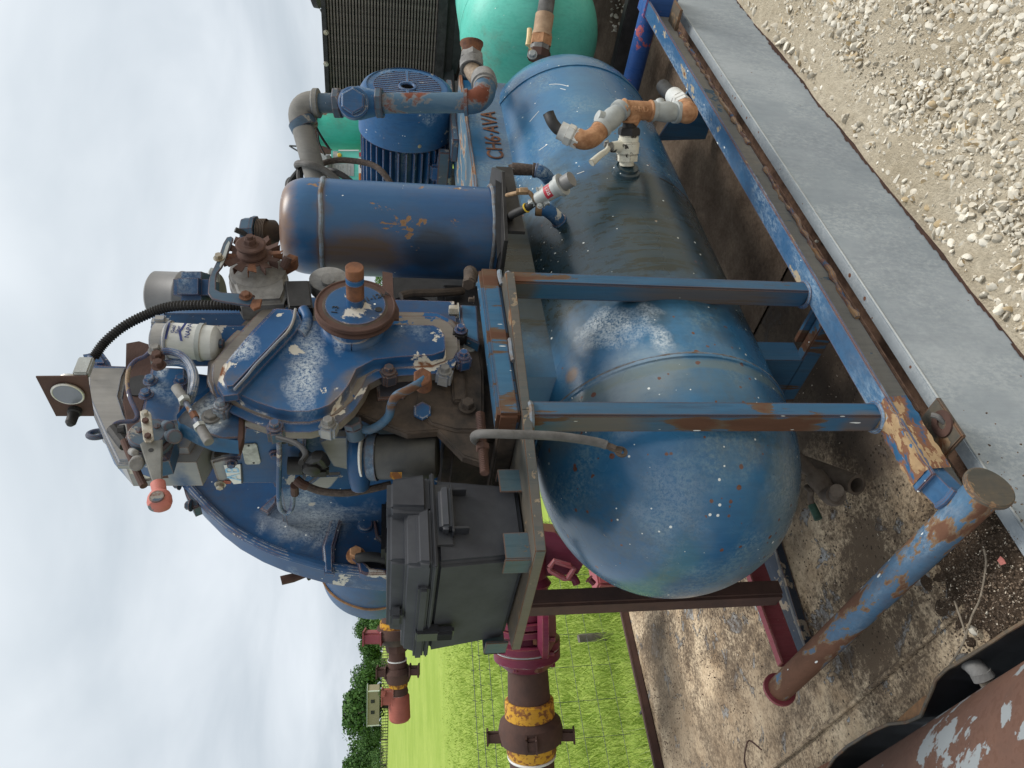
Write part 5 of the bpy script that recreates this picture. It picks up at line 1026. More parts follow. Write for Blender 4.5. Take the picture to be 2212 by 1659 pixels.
mb=MB(); mb.lathe(acn,Y_,[(-.018,.030),(-.016,.0335),(-.011,.0325),(-.003,.022),(.005,.0325),(.010,.0335),(.012,.03)],40); pl=mb.build('pulley','rust_brown',al,25)
mb=MB(); mb.lathe(acn-Y_*.0185,-Y_,[(0,.018),(.001,.0175)],28); mb.hexa(acn-Y_*.019,-Y_,.0135,.013); mb.cyl(acn-Y_*.028,acn-Y_*.040,.0075,seg=16); mb.build('shaft_nut','rust_brown',pl)
front('pivot_ear',[(612,575),(640,560),(643,552),(625,546),(607,560)],1.13,.03,'rust',al,.003)
front('pivot_block',[(614,605),(668,604),(676,662),(622,664)],1.14,.07,'black_oily',al,.004)
line([(622,556,1.10),(612,578,1.12)],.010,'rust_brown','pivot_bolt',al,1.1,0)
# slotted adjusting arm
mb=MB(); arm=[(499,510),(504,514),(500,528),(480,575),(468,590),(466,600),(466,625),(478,631),(530,634),(548,640),(552,652),(538,660),(480,651),(458,645),(449,632),(452,600),(458,585),(470,560),(482,525),(490,512)]
hole=[(494,520),(497,524),(484,565),(476,578),(474,574),(488,530)]
f=poly(arm,1.105); mb.prism([p+Y_*.005 for p in f],(0,-.005,0),.001,1); arm_o=mb.build('slotted_arm','blue_duct',al)
front('slot',hole,1.1035,.002,'alloy_light',al,.0002)
mb=MB(); mb.bolt(F(473,558,1.103),-Y_,.0085,.010); mb.build('arm_bolt','zinc',al); mb=MB(); mb.bolt(F(531,640,1.10),-Y_,.010,.008); mb.build('arm_bolt','rust',al)
front('arm_tab',[(545,646),(566,645),(562,662),(548,668),(540,660)],1.10,.006,'rust',al,.001)
# oil filter group on the block side
of=thing('oil_filter','sooty black spin-on oil filter under a blue rusty collar on the engine side','oil filter',D(880,988,1.62))
oa,ob=D(816,987,1.62),D(947,985,1.62); od=(ob-oa).normalized(); ol=(ob-oa).length
mb=MB(); mb.lathe(oa,od,[(0,.047),(.004,.0495),(ol-.010,.0495),(ol-.003,.047),(ol,.040)],48); mb.build('filter_can','oil_filter',of)
mb=MB(); mb.lathe(oa-od*.022,od,[(0,.048),(.003,.0525),(.022,.0525)],48); mb.build('blue_collar','blue_pipe',of)
mb=MB(); mb.tube([D(772,950,1.62),D(774,985,1.60),D(776,1020,1.60),D(778,1052,1.62)],.021,18,3,rf=lambda i,n:.85+.35*math.sin(i/n*3.14)); mb.lathe(oa-od*.036,od,[(0,.030),(.014,.040)],28); mb.build('filter_head','blue_engine',of)
mb=MB(); mb.lathe(D(782,987,1.60),od,[(0,.046),(.004,.046)],36); mb.build('white_gasket','label_white',of)
mb=MB(); mb.hexa(D(764,921,1.56),(D(764,921,1.56)-D(772,950,1.58)),.020,.015); mb.cyl(D(770,945,1.58),D(764,922,1.565),.019); mb.build('banjo_union','blue_duct',of)
mb=MB(); mb.prism([D(x,y,1.575) for x,y in ((843,1020),(868,1020),(868,1036),(850,1036),(842,1030))],FWD*-.001); mb.build('torn_sticker','yellow',of)
line([D(916,814,1.53),D(900,831,1.52),D(880,843,1.515),D(856,855,1.52),D(845,876,1.53),D(840,898,1.54),D(822,917,1.55),D(800,928,1.56),D(785,927,1.57)],.0095,'blue_bar','oil_pipe',of,1,4,14)
mb=MB(); mb.hexa(D(912,818,1.535),D(914,806,1.50)-D(912,818,1.535),.020,.016); mb.cyl(D(916,836,1.56),D(914,815,1.53),.017); mb.build('union_bolt','rust',of)
mb=MB(); mb.hexa(D(912,893,1.60),D(913,882,1.57)-D(912,893,1.60),.021,.02); mb.build('blanking_bolt','blue_engine',en)
# block side: box with plate and sticker
SX=1.03
def side(name,pts,X,th,mat,par,bev=.002,seg=2):
    f=[S(x,y,X) for x,y in pts]; mb=MB(); mb.prism([p+X_*th for p in f],(-th,0,0),bev,seg); return mb.build(name,mat,par)
sb=side('side_casing',[(454,999),(470,1045),(589,1046),(594,1057),(625,1057),(660,1040),(660,935),(598,927),(526,921),(519,960),(514,990),(480,992)],SX,.06,'blue_engine',en,.005)
npl=side('name_plate',[(520,961),(551,959),(555,962),(563,999),(560,1003),(533,1004),(529,1001)],SX-.0035,.003,'label_plate',sb,.0006)
for x,y in ((537,963),(548,1000)): mb=MB(); mb.lathe(S(x,y,SX-.004),-X_,[(0,.0025),(.001,.002)],10); mb.build('rivet','black_ink',npl)
stk=side('sticker',[(483,1005),(521,1003),(524,1044),(505,1046),(490,1028)],SX-.0022,.0012,'label_white',sb,.0)
text('AB',.042,S(505,1024,SX-.0028),-Y_,Z_,'cyan_ink',stk,'lettering',.0006)
side('sticker_edge',[(519,1003),(522,1003),(525,1044),(521,1044)],SX-.003,.001,'black_ink',stk,0)
side('red_torn_label',[(480,1041),(486,1038),(500,1040),(498,1045),(484,1046)],SX-.003,.001,'red_oxide',sb,0)
for x,y,mt in ((476,1046,'zinc'),(500,999,'blue_engine'),(594,980,'blue_engine')): mb=MB(); mb.bolt(S(x,y,SX-.002),-X_,.009,.010); mb.build('bolt',mt,en)
side('dark_bracket',[(462,985),(494,983),(498,990),(490,1000),(462,1000)],SX+.01,.03,'brown_grime',en)
line([S(597,930,1.0),S(603,960,1.0),S(603,1010,1.0),S(603,1085,1.0),S(612,1106,1.0),S(625,1106,1.0),S(632,1090,1.0),S(633,1062,1.0)],.006,'blue_engine','return_line',en)
line([S(637,1066,1.0),S(636,1048,.99)],.0095,'rust_brown','line_nut',en,1,0)
line([S(640,1036,.99),S(652,1046,.98),S(662,1050,.98)],.0105,'rust_brown','hose_end',en,1,0)
line([S(660,1049,.98),S(694,1061,.97),S(744,1065,.96),S(794,1058,.96),S(845,1046,.97)],.0085,'braid','braided_hose',en)
mb=MB(); mb.cyl(S(622,1006,1.0),S(655,1006,1.0),.020); mb.build('lift_pump','black_oily',en)
mb=MB(); mb.tube([S(655,985,1.02),S(672,990,.99),S(690,985,.98),S(700,1000,.99)],.013,10,3); mb.box(S(688,1018,.99),(.02,.03,.045),None,.006); mb.lathe(S(675,1000,.99),-X_,[(0,.02),(.02,.018),(.024,.01)],16); mb.build('pump_lever','black_oily',en,jit=.004)
side('torn_gasket_plate',[(665,1050),(690,1030),(735,1028),(715,1052),(690,1066)],1.02,.012,'grey_bare',en)
side('grey_flange_patch',[(690,955),(712,945),(750,945),(752,1015),(720,1008),(706,985)],1.035,.02,'grey_bare',en)
mb=MB(); mb.bolt(S(614,942,1.02),-X_,.012,.012); mb.bolt(S(630,950,1.02),-X_,.008,.012); mb.build('side_bolt','black_oily',en)
# flywheel housing
FYP=1.70
hs=thing('flywheel_housing','large rounded dark blue bell housing with cast ribs at the back of the engine','flywheel housing',(1.1,1.76,1.02))
arc=[(385,1020),(400,1042),(430,1076),(470,1116),(510,1147),(560,1175),(610,1196),(660,1211),(700,1222),(760,1232),(835,1240),(960,1235),(1010,1200),(1010,1000),(860,930),(600,920),(430,960)]
mb=MB(); f=poly(arc,FYP); mb.prism([p+Y_*.10 for p in f],(0,-.10,0),.010,3,True); hb=mb.build('housing_shell','blue_engine',hs,35)
mb=MB(); rimp=[F(x,y,FYP-.006) for x,y in arc[:11]]; mb.tube(rimp,.012,10,4); mb.build('rim_bead','blue_engine',hb)
mb=MB(); f=poly([(400,1047),(440,1090),(480,1130),(520,1158),(565,1186),(615,1207),(665,1222),(700,1232),(835,1245),(835,1150),(560,1060)],FYP+.10); mb.prism([p+Y_*.05 for p in f],(0,-.05,0),.004); mb.build('housing_back','blue_duct',hb)
front('rib_band',[(728,1068),(754,1068),(722,1180),(722,1238),(700,1236),(695,1180)],FYP-.022,.02,'blue_engine',hb,.006)
front('cast_rib',[(800,1084),(804,1084),(818,1155),(834,1172),(832,1178),(812,1160)],FYP-.014,.012,'blue_duct',hb,.003)
for x,y,r in ((791,1080,.019),(789,1137,.020)): mb=MB(); mb.lathe(F(x,y,FYP),-Y_,[(0,r),(.012,r*.95),(.014,r*.85)],24); mb.build('cast_boss','blue_engine',hb)
front('cast_lug',[(560,1098),(578,1108),(598,1085),(596,1066)],FYP-.016,.014,'blue_engine',hb,.004)
mb=MB(); mb.lathe(F(695,1094,FYP-.002),Y_,[(0,.019),(.004,.018)],14); mb.build('access_hole','black_ink',hb,jit=.004)
front('top_flange',[(387,1018),(400,1022),(424,1062),(432,1092),(417,1098),(400,1068)],FYP-.01,.04,'blue_duct',hs,.004)
for x,y in ((388,1046),(413,1092),(398,1022)): mb=MB(); mb.bolt(F(x,y,FYP-.01),-DN if y!=1022 else -Y_,.011,.012); mb.build('bolt','blue_duct',hs)
mb=MB(); mb.bolt(F(769,1200,FYP-.012),-Y_,.017,.020); mb.build('rusty_bolt','tan_iron',hs)
mb=MB(); mb.tube([F(772,1206,FYP-.03),F(790,1203,FYP-.04),F(815,1204,FYP-.04),F(845,1212,FYP-.03)],.0125,12,4); mb.build('earth_cable','rubber',hs)
front('window_frame',[(760,1205),(772,1215),(776,1235),(790,1241),(836,1240),(836,1230),(800,1226),(786,1212)],FYP-.025,.03,'blue_engine',hs,.004)
front('window_dark',[(770,1212),(836,1208),(836,1234),(786,1232)],FYP-.006,.004,'black_oily',hs,.001)
# clutch drum behind
dr_=thing('clutch_drum','pale blue rust-edged round drum behind the bell housing, half hidden by the battery box','drum',(1.25,2.05,1.0))
Q_=[(694,1241),(711,1272),(734,1292),(764,1307),(794,1312),(834,1310)]
pts=[F(x,y,1.98) for x,y in Q_]
# circle fit
import itertools
def circ(a,b,c):
    ax_,ay=a;bx_,by=b;cx,cy=c; d=2*(ax_*(by-cy)+bx_*(cy-ay)+cx*(ay-by)); ux=((ax_**2+ay**2)*(by-cy)+(bx_**2+by**2)*(cy-ay)+(cx**2+cy**2)*(ay-by))/d; uy=((ax_**2+ay**2)*(cx-bx_)+(bx_**2+by**2)*(ax_-cx)+(cx**2+cy**2)*(bx_-ax_))/d; return ux,uy,math.hypot(ax_-ux,ay-uy)
ux,uz,ur=circ((pts[0].x,pts[0].z),(pts[3].x,pts[3].z),(pts[5].x,pts[5].z))
ur=min(ur,.34)
mb=MB(); mb.lathe((ux,1.86,uz),Y_,[(0,ur*.9),(.01,ur*.985),(.12,ur),(.20,ur*.97),(.24,ur*.86)],72); mb.build('drum_shell','blue_engine',dr_,40)
mb=MB(); mb.torus((ux,1.985,uz),Y_,ur+.001,.004,seg=90,ts=6); mb.build('rust_edge','orange_rust',dr_,jit=.002)
lh=thing('hand_lever','short bare rusty hand lever sticking up beside the bell housing','lever',F(704,1233,1.84))
mb=MB(); mb.tube([F(704,1232,1.84),F(660,1242,1.84),F(612,1253,1.84),F(609,1254,1.84)],.0115,14,2,rf=lambda i,n:.6 if i<3 else 1.05); mb.build('grip','rust_brown',lh)
mb=MB(); mb.torus(F(668,1241,1.84),DN,.012,.004,seg=20,ts=6); mb.build('collar','black_oily',lh)
# dark gear under the engine: threaded rod, cross bits
tr=thing('threaded_rod','rusty threaded clamp rod lying along the engine bed above the plate','threaded rod',P(1042,950,'Y',1.13))
a,b=P(1037,893,'Y',1.15),P(1047,1023,'Y',1.15); mb=MB(); mb.cyl(a,b,.0082,seg=14)
for i in range(34): mb.torus(a.lerp(b,(i+.5)/34),b-a,.0085,.0013,seg=12,ts=4)
mb.hexa(a.lerp(b,.55),b-a,.014,.012); mb.build('rod','rust_brown',tr)
mb=MB(); mb.lo((.93,1.60,1.0),(1.42,1.70,1.25),.01); mb.build('rear_mount','black_oily',en)
# ================================================================== DISCHARGE PIPEWORK in front of the motor
dd0=2.60
dp=thing('discharge_pipe','blue grey pipe run with hex-capped valve and rusty elbow before the finned motor','pipework',D(1035,215,2.6))
def T(x,y,dz=0): return D(x,y,dd0+dz)
mb=MB(); mb.cyl(T(690,412,-.02),T(655,280,-.01),.0375,seg=32); mb.build('slanted_pipe','duct_dusty',dp)
mb=MB(); a,b=T(661,280),T(652,262); mb.lathe(a,b-a,[(0,.046),(.006,.049),((b-a).length,.049)],28); mb.build('union_ring','blue_duct',dp,jit=.0015)
mb=MB(); mb.tube(elbow(T(652,264),T(640,222),T(686,223),10),.042,28,0); a=T(676,223); mb.lathe(a,DN,[(0,.044),(.006,.050),(.022,.050),(.024,.046)],28); mb.build('top_elbow','duct_dusty',dp,jit=.0008)
mb=MB(); mb.cyl(T(684,223),T(724,223),.0335,seg=28); mb.build('nipple','blue_duct',dp)
mb=MB(); mb.lathe(T(722,223),DN,[(0,.050),(.004,.053),(.022,.053),(.026,.050)],8); mb.build('hex_end','blue_duct',dp)
mb=MB(); a=T(738,223); l=(T(815,223)-a).length; mb.lathe(a,DN,[(0,.043),(l*.2,.050),(l*.5,.057),(l*.8,.048),(l,.043)],36); cvb=mb.build('check_valve_body','blue',dp)
hp0=T(765,228,-.03); hx=(D(777,240,2.3)-D(765,226,2.6)); hx=(-FWD*.8+DN*.12-RT*.12).normalized()
mb=MB(); mb.lathe(hp0,hx,[(0,.050),(.035,.048),(.040,.052),(.052,.052),(.056,.046)],36); mb.lathe(hp0+hx*.056,hx,[(0,.044),(.018,.044),(.024,.038)],6); mb.build('hex_cap','blue',cvb)
mb=MB(); mb.lathe(T(813,223),DN,[(0,.050),(.004,.053),(.020,.053),(.024,.050)],8); mb.build('hex_end','blue_duct',dp)
mb=MB(); mb.cyl(T(828,223),T(1010,222),.0345,seg=32); mb.build('down_pipe','duct_rusted',dp)
mb=MB(); mb.tube(elbow(T(1006,221),T(1052,222),T(1046,180,.06),10),.041,28,0); mb.lathe(T(1003,221),DN,[(0,.046),(.012,.046)],28); mb.build('bottom_elbow','duct_rusted',dp)
mb=MB(); a,b=T(1047,188,.04),T(1044,168,.09); mb.lathe(a,b-a,[(0,.040),(.012,.041),(.014,.047),(.040,.047),((b-a).length,.044)],24); mb.build('hose_collar','alloy',dp)
mb=MB(); mb.tube([T(1044,172,.1),T(1033,168,.14),T(1024,158,.16),T(1019,148,.17)],.032,20,5); mb.build('ribbed_hose','braid_tan',dp)
mb=MB(); a,b=T(1019,150,.17),T(1018,118,.2); l=(b-a).length; mb.lathe(a,b-a,[(0,.043),(.01,.045),(l*.55,.043),(l*.56,.046),(l*.8,.046),(l,.04)],6); mb.cyl(a,a.lerp(b,.5),.0445,seg=28); mb.build('hex_fitting','alloy',dp)
mb=MB(); a,b=T(1018,120,.2),T(1019,92,.2); l=(b-a).length; mb.lathe(a,b-a,[(0,.038),(.02,.037),(l-.02,.038),(l-.008,.044),(l,.044),(l+.001,.030),(l-.03,.026)],32,False); mb.build('open_socket','rust',dp)
M_=None
# black cables tied round it
cb=thing('cable_bundle','tangle of black and brown cables looped round the slanted pipe behind the tall cylinder','cables',T(690,380))
def cab(pts,r,mt):
    mb=MB(); mb.tube([T(p[0],p[1],p[2] if len(p)>2 else 0) for p in pts],r,10,6); mb.build('cable',mt,cb)
cab([(745,404,-.02),(719,381,-.05),(696,365,-.06),(668,355,-.07),(645,353,-.03),(643,360,.05),(660,368,.10)],.0115,'rubber_grey')
cab([(690,356,.05),(715,348,.03),(743,346,.02),(780,350,0),(808,358,-.02),(828,374,-.04),(848,402,-.04)],.0105,'braid')
cab([(690,372,.1),(713,368,.08),(733,375,.05),(757,392,.02),(770,410,0)],.011,'rubber')
cab([(748,402,.02),(762,395,.02),(785,396,.02),(799,406,.02),(806,418,.02)],.009,'braid')
cab([(700,380,.08),(718,388,.06),(728,404,.04),(735,420,.04)],.013,'rubber')
cab([(650,364,.04),(648,385,.03),(660,408,.02),(664,420,.02)],.013,'rubber')
cab([(648,368,.08),(634,385,.05),(626,400,.03),(630,418,.03)],.012,'rubber')
cab([(640,392,.05),(628,388,.05),(622,396,.05),(624,412,.04),(640,420,.04)],.010,'rubber')
cab([(690,395,.06),(715,392,.05),(740,402,.04),(748,412,.04)],.012,'braid')
cab([(655,398,.0),(645,400,.0),(640,414,.0)],.008,'rubber_grey')
cab([(675,248,.05),(683,275,.06),(697,300,.1),(712,322,.12)],.0045,'rubber')
cab([(686,285,.1),(690,310,.1),(702,335,.1)],.003,'rubber')
cab([(643,326,.1),(628,317,.1),(627,315,.1),(643,316,.1)],.003,'wire')
# ================================================================== NEXT UNIT: green tank, radiator, green control box
g0=D(1138,60,3.75); GR=.34
gt=thing('green_tank','big sea green air tank of the next unit behind the blue motor','air tank',(g0.x,g0.y,.2))
GX0=g0.x-.10
mb=MB(); pr=[(.30*(1-math.cos(i/14*math.pi/2)),GR*math.sin(i/14*math.pi/2)) for i in range(15)]+[(.31,GR+.003),(.34,GR),(1.6,GR)]; mb.lathe((GX0-.30,g0.y,g0.z),X_,pr,64); gb=mb.build('tank_shell','green',gt,40)
mb=MB(); mb.torus((GX0+.02,g0.y,g0.z),X_,GR+.001,.004,seg=80,ts=6); mb.build('weld_seam','green',gb)
mb=MB(); a,b=D(1158,95,3.30),D(1183,-10,3.30); l=(b-a).length; a=D(1163,128,3.30); l=(b-a).length
mb.lathe(a,b-a,[(0,.052),(l*.12,.052)],8); mb.build('valve_body','rust_brown',gt)
mb=MB(); mb.lathe(a.lerp(b,.12),b-a,[(0,.044),(l*.08,.046)],8); mb.build('hex_neck','alloy',gt)
mb=MB(); mb.lathe(a.lerp(b,.20),b-a,[(0,.050),(l*.15,.050)],6); mb.build('hex_nut','tan_iron',gt)
mb=MB(); mb.lathe(a.lerp(b,.35),b-a,[(0,.046),(l*.06,.044),(l*.07,.041),(l*.34,.042)],28); mb.build('ferrule','tan_dull',gt)
mb=MB(); mb.cyl(a.lerp(b,.68),a.lerp(b,1.25),.036); mb.build('hose','rubber_grey',gt)
mb=MB(); mb.tube([D(1151,113,3.2),D(1142,100,3.18),D(1140,97,3.17)],.004,8,2); mb.tube([D(1140,98,3.17),D(1143,80,3.17),D(1144,62,3.17)],.011,10,2); mb.build('valve_handle','cream',gt)
mb=MB(); mb.bolt(D(1150,118,3.2),-FWD,.015); mb.build('handle_nut','alloy_light',gt)
RX=4.25
rd=thing('radiator','black framed oil cooler with close horizontal fins standing behind the electric motor','radiator',P(960,100,'X',RX))
def Rp(x,y,X=RX): return P(x,y,'X',X)
c=[Rp(692,-60),Rp(706,212),Rp(957,212),Rp(962,-60)]
ya,yb=c[0].y,c[1].y; zt_,zb_=Rp(700,100).z,Rp(960,100).z
mb=MB(); mb.lo((RX+.02,ya,zb_),(RX+.10,yb,zt_)); mb.build('core_back','black_ink',rd)
fm=None; nf=36
for i in range(nf):
    z=zb_+.055+(zt_-zb_-.085)*i/(nf-1)
    if fm is None: mb=MB(); mb.lo((0,ya,-.0045),(.03,yb-.01,.0045),.001); fo=mb.build('fin','fin',rd); fm=fo
    else: fo=fm.copy(); COL.objects.link(fo)
    fo.matrix_basis=Matrix.Translation((RX-.012,0,z))
mb=MB(); mb.lo((RX-.03,ya,zt_-.022),(RX+.10,yb,zt_+.004),.003); mb.build('frame_top','steel_dark',rd)
mb=MB(); mb.lo((RX-.03,ya,zb_-.004),(RX+.10,yb,zb_+.048),.003); mb.build('frame_bottom','steel_dark',rd)
mb=MB(); mb.lo((RX-.032,yb-.014,zb_),(RX+.10,yb+.012,zt_),.003); mb.build('frame_end','steel_dark',rd)
for yy in (70,138,204): mb=MB(); mb.bolt(Rp(702,yy,RX-.03)+Z_*-.005,-X_,.010,.008); mb.build('frame_bolt','zinc',rd)
for yy in (60,140,200): mb=MB(); mb.lathe(Rp(951,yy,RX-.031),-X_,[(0,.006),(.001,.006)],12); mb.build('frame_hole','black_ink',rd)
mb=MB(); mb.lathe(D(672,-15,4.2),DN,[(0,.05),(.01,.075),(.04,.08)],24); mb.build('filler_bulb','steel_dark',rd)
ps=thing('support_post','dark shadowed steel post between the oil cooler and the green tank','post',D(1120,60,4.4))
mb=MB(); mb.prism([D(x,y,4.35) for x,y in ((690,20),(1005,-50),(1010,60),(985,160),(962,160),(964,30))],FWD*.1,.004); mb.build('post_plate','black_oily',ps)
mb=MB(); mb.prism([D(x,y,4.3) for x,y in ((957,150),(980,150),(983,212),(975,212),(972,195),(958,195))],FWD*.06,.003); mb.build('post_bracket','black_oily',ps)
g1=thing('green_receiver','small sea green upright vessel with rust-eaten rim between pipe and oil cooler','vessel',D(780,285,4.2))
gd=4.2; a=D(688,285,gd); b=D(790,285,gd); mb=MB(); l=(b-a).length; mb.lathe(a,DN,[(0,.090),(.012,.102),(l*.8,.105),(l,.09)],40); mb.build('vessel_shell','green_rust',g1)
mb=MB(); mb.lathe(a-DN*.012,DN,[(0,.108),(.004,.113),(.028,.112),(.03,.105)],40); mb.build('rusty_rim','rust_brown',g1,jit=.003)
mb=MB(); mb.prism([D(x,y,gd-.1) for x,y in ((683,312),(700,316),(716,322),(716,330),(700,331),(690,328))],FWD*.03,.002); mb.build('rusty_foot','rust_brown',g1)
cbx=thing('control_box','sea green control cabinet with worn label, yellow button and white side stickers','control box',D(785,362,4.0))
cdp=4.0; mb=MB(); mb.prism([D(x,y,cdp) for x,y in ((715,325),(790,325),(800,425),(716,425))],FWD*.15,.004); cab_=mb.build('cabinet','green',cbx)
def lab_(name,x0,y0,x1,y1,mt,off=.004): mb=MB(); mb.prism([D(x,y,cdp-off) for x,y in ((x0,y0),(x1,y0),(x1,y1),(x0,y1))],FWD*.003); return mb.build(name,mt,cab_)
lab_('plate_label',719,326.5,729.5,342,'label_plate'); 
for i in range(6): lab_('print_line',718.5+i*7,354+((i*3)%4),722+i*7,378-((i*5)%6),'label_plate',.006)
lab_('data_label',717,353,764.5,380,'alloy_light',.0045); lab_('white_edge',731,323.5,775,326,'label_white',.006)
lab_('red_sticker',775.5,329,781,338,'red_ink',.006); lab_('white_sticker',774.5,341,788,374,'label_white',.005); lab_('orange_sticker',775,374,779,393,'orange_print',.006); lab_('black_sticker',779.5,374,787,391,'black_ink',.006); lab_('small_sticker',718,388,724,398,'red_ink',.006)
mb=MB(); mb.torus(D(782,359,cdp-.008),FWD,.010,.0025,seg=24,ts=5); mb.build('ring_mark','black_ink',cab_)
mb=MB(); mb.lathe(D(734,336,cdp),-FWD,[(0,.011),(.012,.011),(.014,.008)],20); mb.build('yellow_button','yellow_plastic',cab_)
mb=MB(); mb.prism([D(x,y,3.95) for x,y in ((688,338),(712,334),(716,400),(694,404))],FWD*.05,.002); gbx=mb.build('gauge_plate','alloy',cbx)
for x,y in ((698,345),(699,362),(700,380)): mb=MB(); mb.lathe(D(x,y,3.94),-FWD,[(0,.027),(.015,.027),(.018,.024)],28); mb.lathe(D(x,y,3.94)-FWD*.0165,-FWD,[(0,.022),(.003,.022)],28); mb.build('pressure_gauge','alloy_light',gbx)
nx_=thing('next_skid_frame','dark oily steel floor frame of the next unit at the far end of the deck','skid frame',(4.6,1.6,0))
mb=MB(); mb.lo((3.65,1.16,.02),(6.8,1.22,.14),.004); mb.lo((3.62,1.16,.02),(3.68,2.6,.12),.004); mb.lo((3.8,2.2,.02),(6.8,2.26,.9),.004); mb.build('frame_rails','black_oily',nx_)
it=[]
rnd=random.Random(5)
for k in range(26):
    p=P(rnd.uniform(1322,1352),rnd.uniform(0,70),'Z',0); it.append((p.x,p.y,.004,rnd.uniform(.007,.016)))
for (x,y) in ((1350,62),(1330,60),(1325,160),(1327,140)): p=P(x,y,'Z',0); it.append((p.x,p.y,.004,.015))
stuff(stones('scattered_pebbles',it,'stone'),'white pebbles scattered on the dark oily deck near the far cross pipe','pebbles')
# ================================================================== RED IRON PIPEWORK on the far side
def string(root,x0,y0,x1,y1,depth,segs):
    a=D(x0,y0,depth); b=D(x1,y1,depth)
    for (ya,yb,prof,mt,nm,sg_) in segs:
        ta=(ya-y0)/(y1-y0); tb=(yb-y0)/(y1-y0); p=a.lerp(b,ta); q=a.lerp(b,tb); l=(q-p).length; k=depth/FPX
        mb=MB(); mb.lathe(p,q-p,[(l*t,r*k) for t,r in prof],sg_); mb.build(nm,mt,root)
    return a,b
lp=thing('lower_pipe','lower run of maroon flanges and rusty pipe with yellow band behind the battery box','pipework',D(1150,1500,3.3))
A_,B_=string(lp,1152,1700,1128,1200,3.3,[(1700,1630,[(0,48),(1,48)],'rust_brown','pipe',36),(1634,1629,[(0,52),(.5,53),(1,52)],'label_white','seal_ring',36),(1629,1560,[(0,50),(.1,54),(.9,55),(1,52)],'yellow','banded_sub',36),
    (1602,1545,[(0,58),(.08,66),(.5,70),(.8,66),(1,54)],'rust_brown','wing_nut',36),(1548,1508,[(0,50),(.1,54),(.9,53),(1,48)],'yellow','banded_sub',36),(1510,1435,[(0,46),(1,43)],'rust_brown','pipe',36),
    (1440,1420,[(0,47),(.3,54),(1,66)],'red_iron','flange_hub',36),(1362,1346,[(0,62),(.1,66),(.9,66),(1,60)],'red_iron','flange',40),(1344,1330,[(0,60),(.1,66),(.9,66),(1,62)],'red_iron','flange',40),(1420,1399,[(0,70),(.1,72),(.95,72),(1,70)],'red_iron','flange',40),(1399,1396,[(0,70),(1,70)],'alloy_light','gasket',40),(1396,1378,[(0,71),(.1,73),(.9,73),(1,70)],'red_iron','flange',40),
    (1380,1335,[(0,52),(.4,44),(1,50)],'red_iron','valve_neck',36),(1340,1270,[(0,46),(.2,58),(.8,60),(1,46)],'red_iron','valve_body',36),(1275,1180,[(0,50),(.15,60),(.3,50),(1,50)],'red_iron','pump_body',36)])
kk=3.3/FPX; axv=(B_-A_).normalized(); u1=DN.copy(); u2=axv.cross(u1).normalized()
def onrun(y): return A_.lerp(B_,(y-1700)/(1200-1700))
for yb_,nm in ((1430,'stud'),(1372,'stud')):
    for i in range(8):
        a=R(45*i+20); o_=onrun(yb_)+(u1*math.cos(a)+u2*math.sin(a))*58*kk; mb=MB(); mb.hexa(o_ if yb_>1400 else o_,axv*(1 if yb_>1400 else 1),7*kk,13*kk,0); mb.build('flange_stud','red_iron' if i%3 else 'rust',lp)
for s_ in (1,-1):
    mb=MB(); c=onrun(1588)+u1*s_*78*kk-FWD*(.02 if s_<0 else 0); mb.box(c,(.07,.03,.05),Matrix((u1,u2,axv)).transposed(),.008); mb.build('wing','rust_brown',lp)
mb=MB(); mb.box(onrun(1575)-FWD*.14,(.05,.05,.05),Matrix((u1,u2,axv)).transposed(),.008); mb.build('wing','rust_brown',lp)
mb=MB(); mb.lathe(D(1160,1352,3.22),DN,[(0,.09),(.02,.135),(.045,.135),(.05,.115),(.08,.06)],32); bonn=mb.build('valve_bonnet','red_iron',lp)
for i in range(6): a=R(60*i+10); mb=MB(); mb.hexa(D(1182,1352,3.22)+(FWD*math.cos(a)+RT*math.sin(a))*.112,DN,.012,.028,0); mb.build('bonnet_bolt','red_iron',bonn)
pm=thing('red_pump_frame','maroon cast casing with open square handle bracket seen below the steel plate corner','casing',D(1200,1230,3.2))
mb=MB(); mb.prism([D(x,y,3.3) for x,y in ((1120,1140),(1200,1150),(1262,1215),(1248,1240),(1188,1244),(1120,1250))],FWD*.2,.01); mb.build('casing','red_iron',pm)
sq=[(1187,1226),(1197,1212),(1231,1222),(1240,1228),(1226,1250),(1220,1250),(1188,1232)]
mb=MB(); mb.tube([D(x,y,3.22) for x,y in sq+[sq[0]]],.013,8,0); mb.build('square_handle','pink_paint',pm)
mb=MB(); mb.tube([D(1228,1246,3.25),D(1240,1249,3.25),D(1246,1262,3.25)],.018,10,2); mb.bolt(D(1272,1250,3.25),DN*.5+RT*-.5,.014,.03); mb.build('drain_stub','red_iron',pm)
up_=thing('upper_pipe','upper rusty pipe with yellow ring ending in a faded red valve','pipework',D(865,1450,3.0))
string(up_,864,1562,850,1240,3.0,[(1558,1498,[(0,10),(.05,20),(.12,23),(.9,23),(1,20)],'red_oxide','end_valve',32),(1500,1480,[(0,19),(.3,21),(1,18)],'rust_brown','neck',28),(1482,1470,[(0,20),(.5,21),(1,20)],'yellow','yellow_ring',28),
    (1472,1440,[(0,24),(.3,28),(.7,30),(1,24)],'rust_brown','wing_nut',28),(1444,1424,[(0,21),(1,20)],'rust_brown','hub',28),(1426,1424,[(0,21),(1,21)],'label_white','wire_ring',28),(1424,1402,[(0,18),(1,18)],'rust_brown','pipe',28),
    (1406,1386,[(0,22),(.5,24),(1,24)],'rust_brown','coupling',8),(1388,1372,[(0,30),(1,34)],'brown_grime','flange',32),(1372,1352,[(0,40),(.5,42),(1,40)],'rust_brown','wing_nut',32),(1352,1340,[(0,34),(1,33)],'yellow','yellow_ring',32),(1342,1240,[(0,30),(1,30)],'rust_brown','pipe',28)])
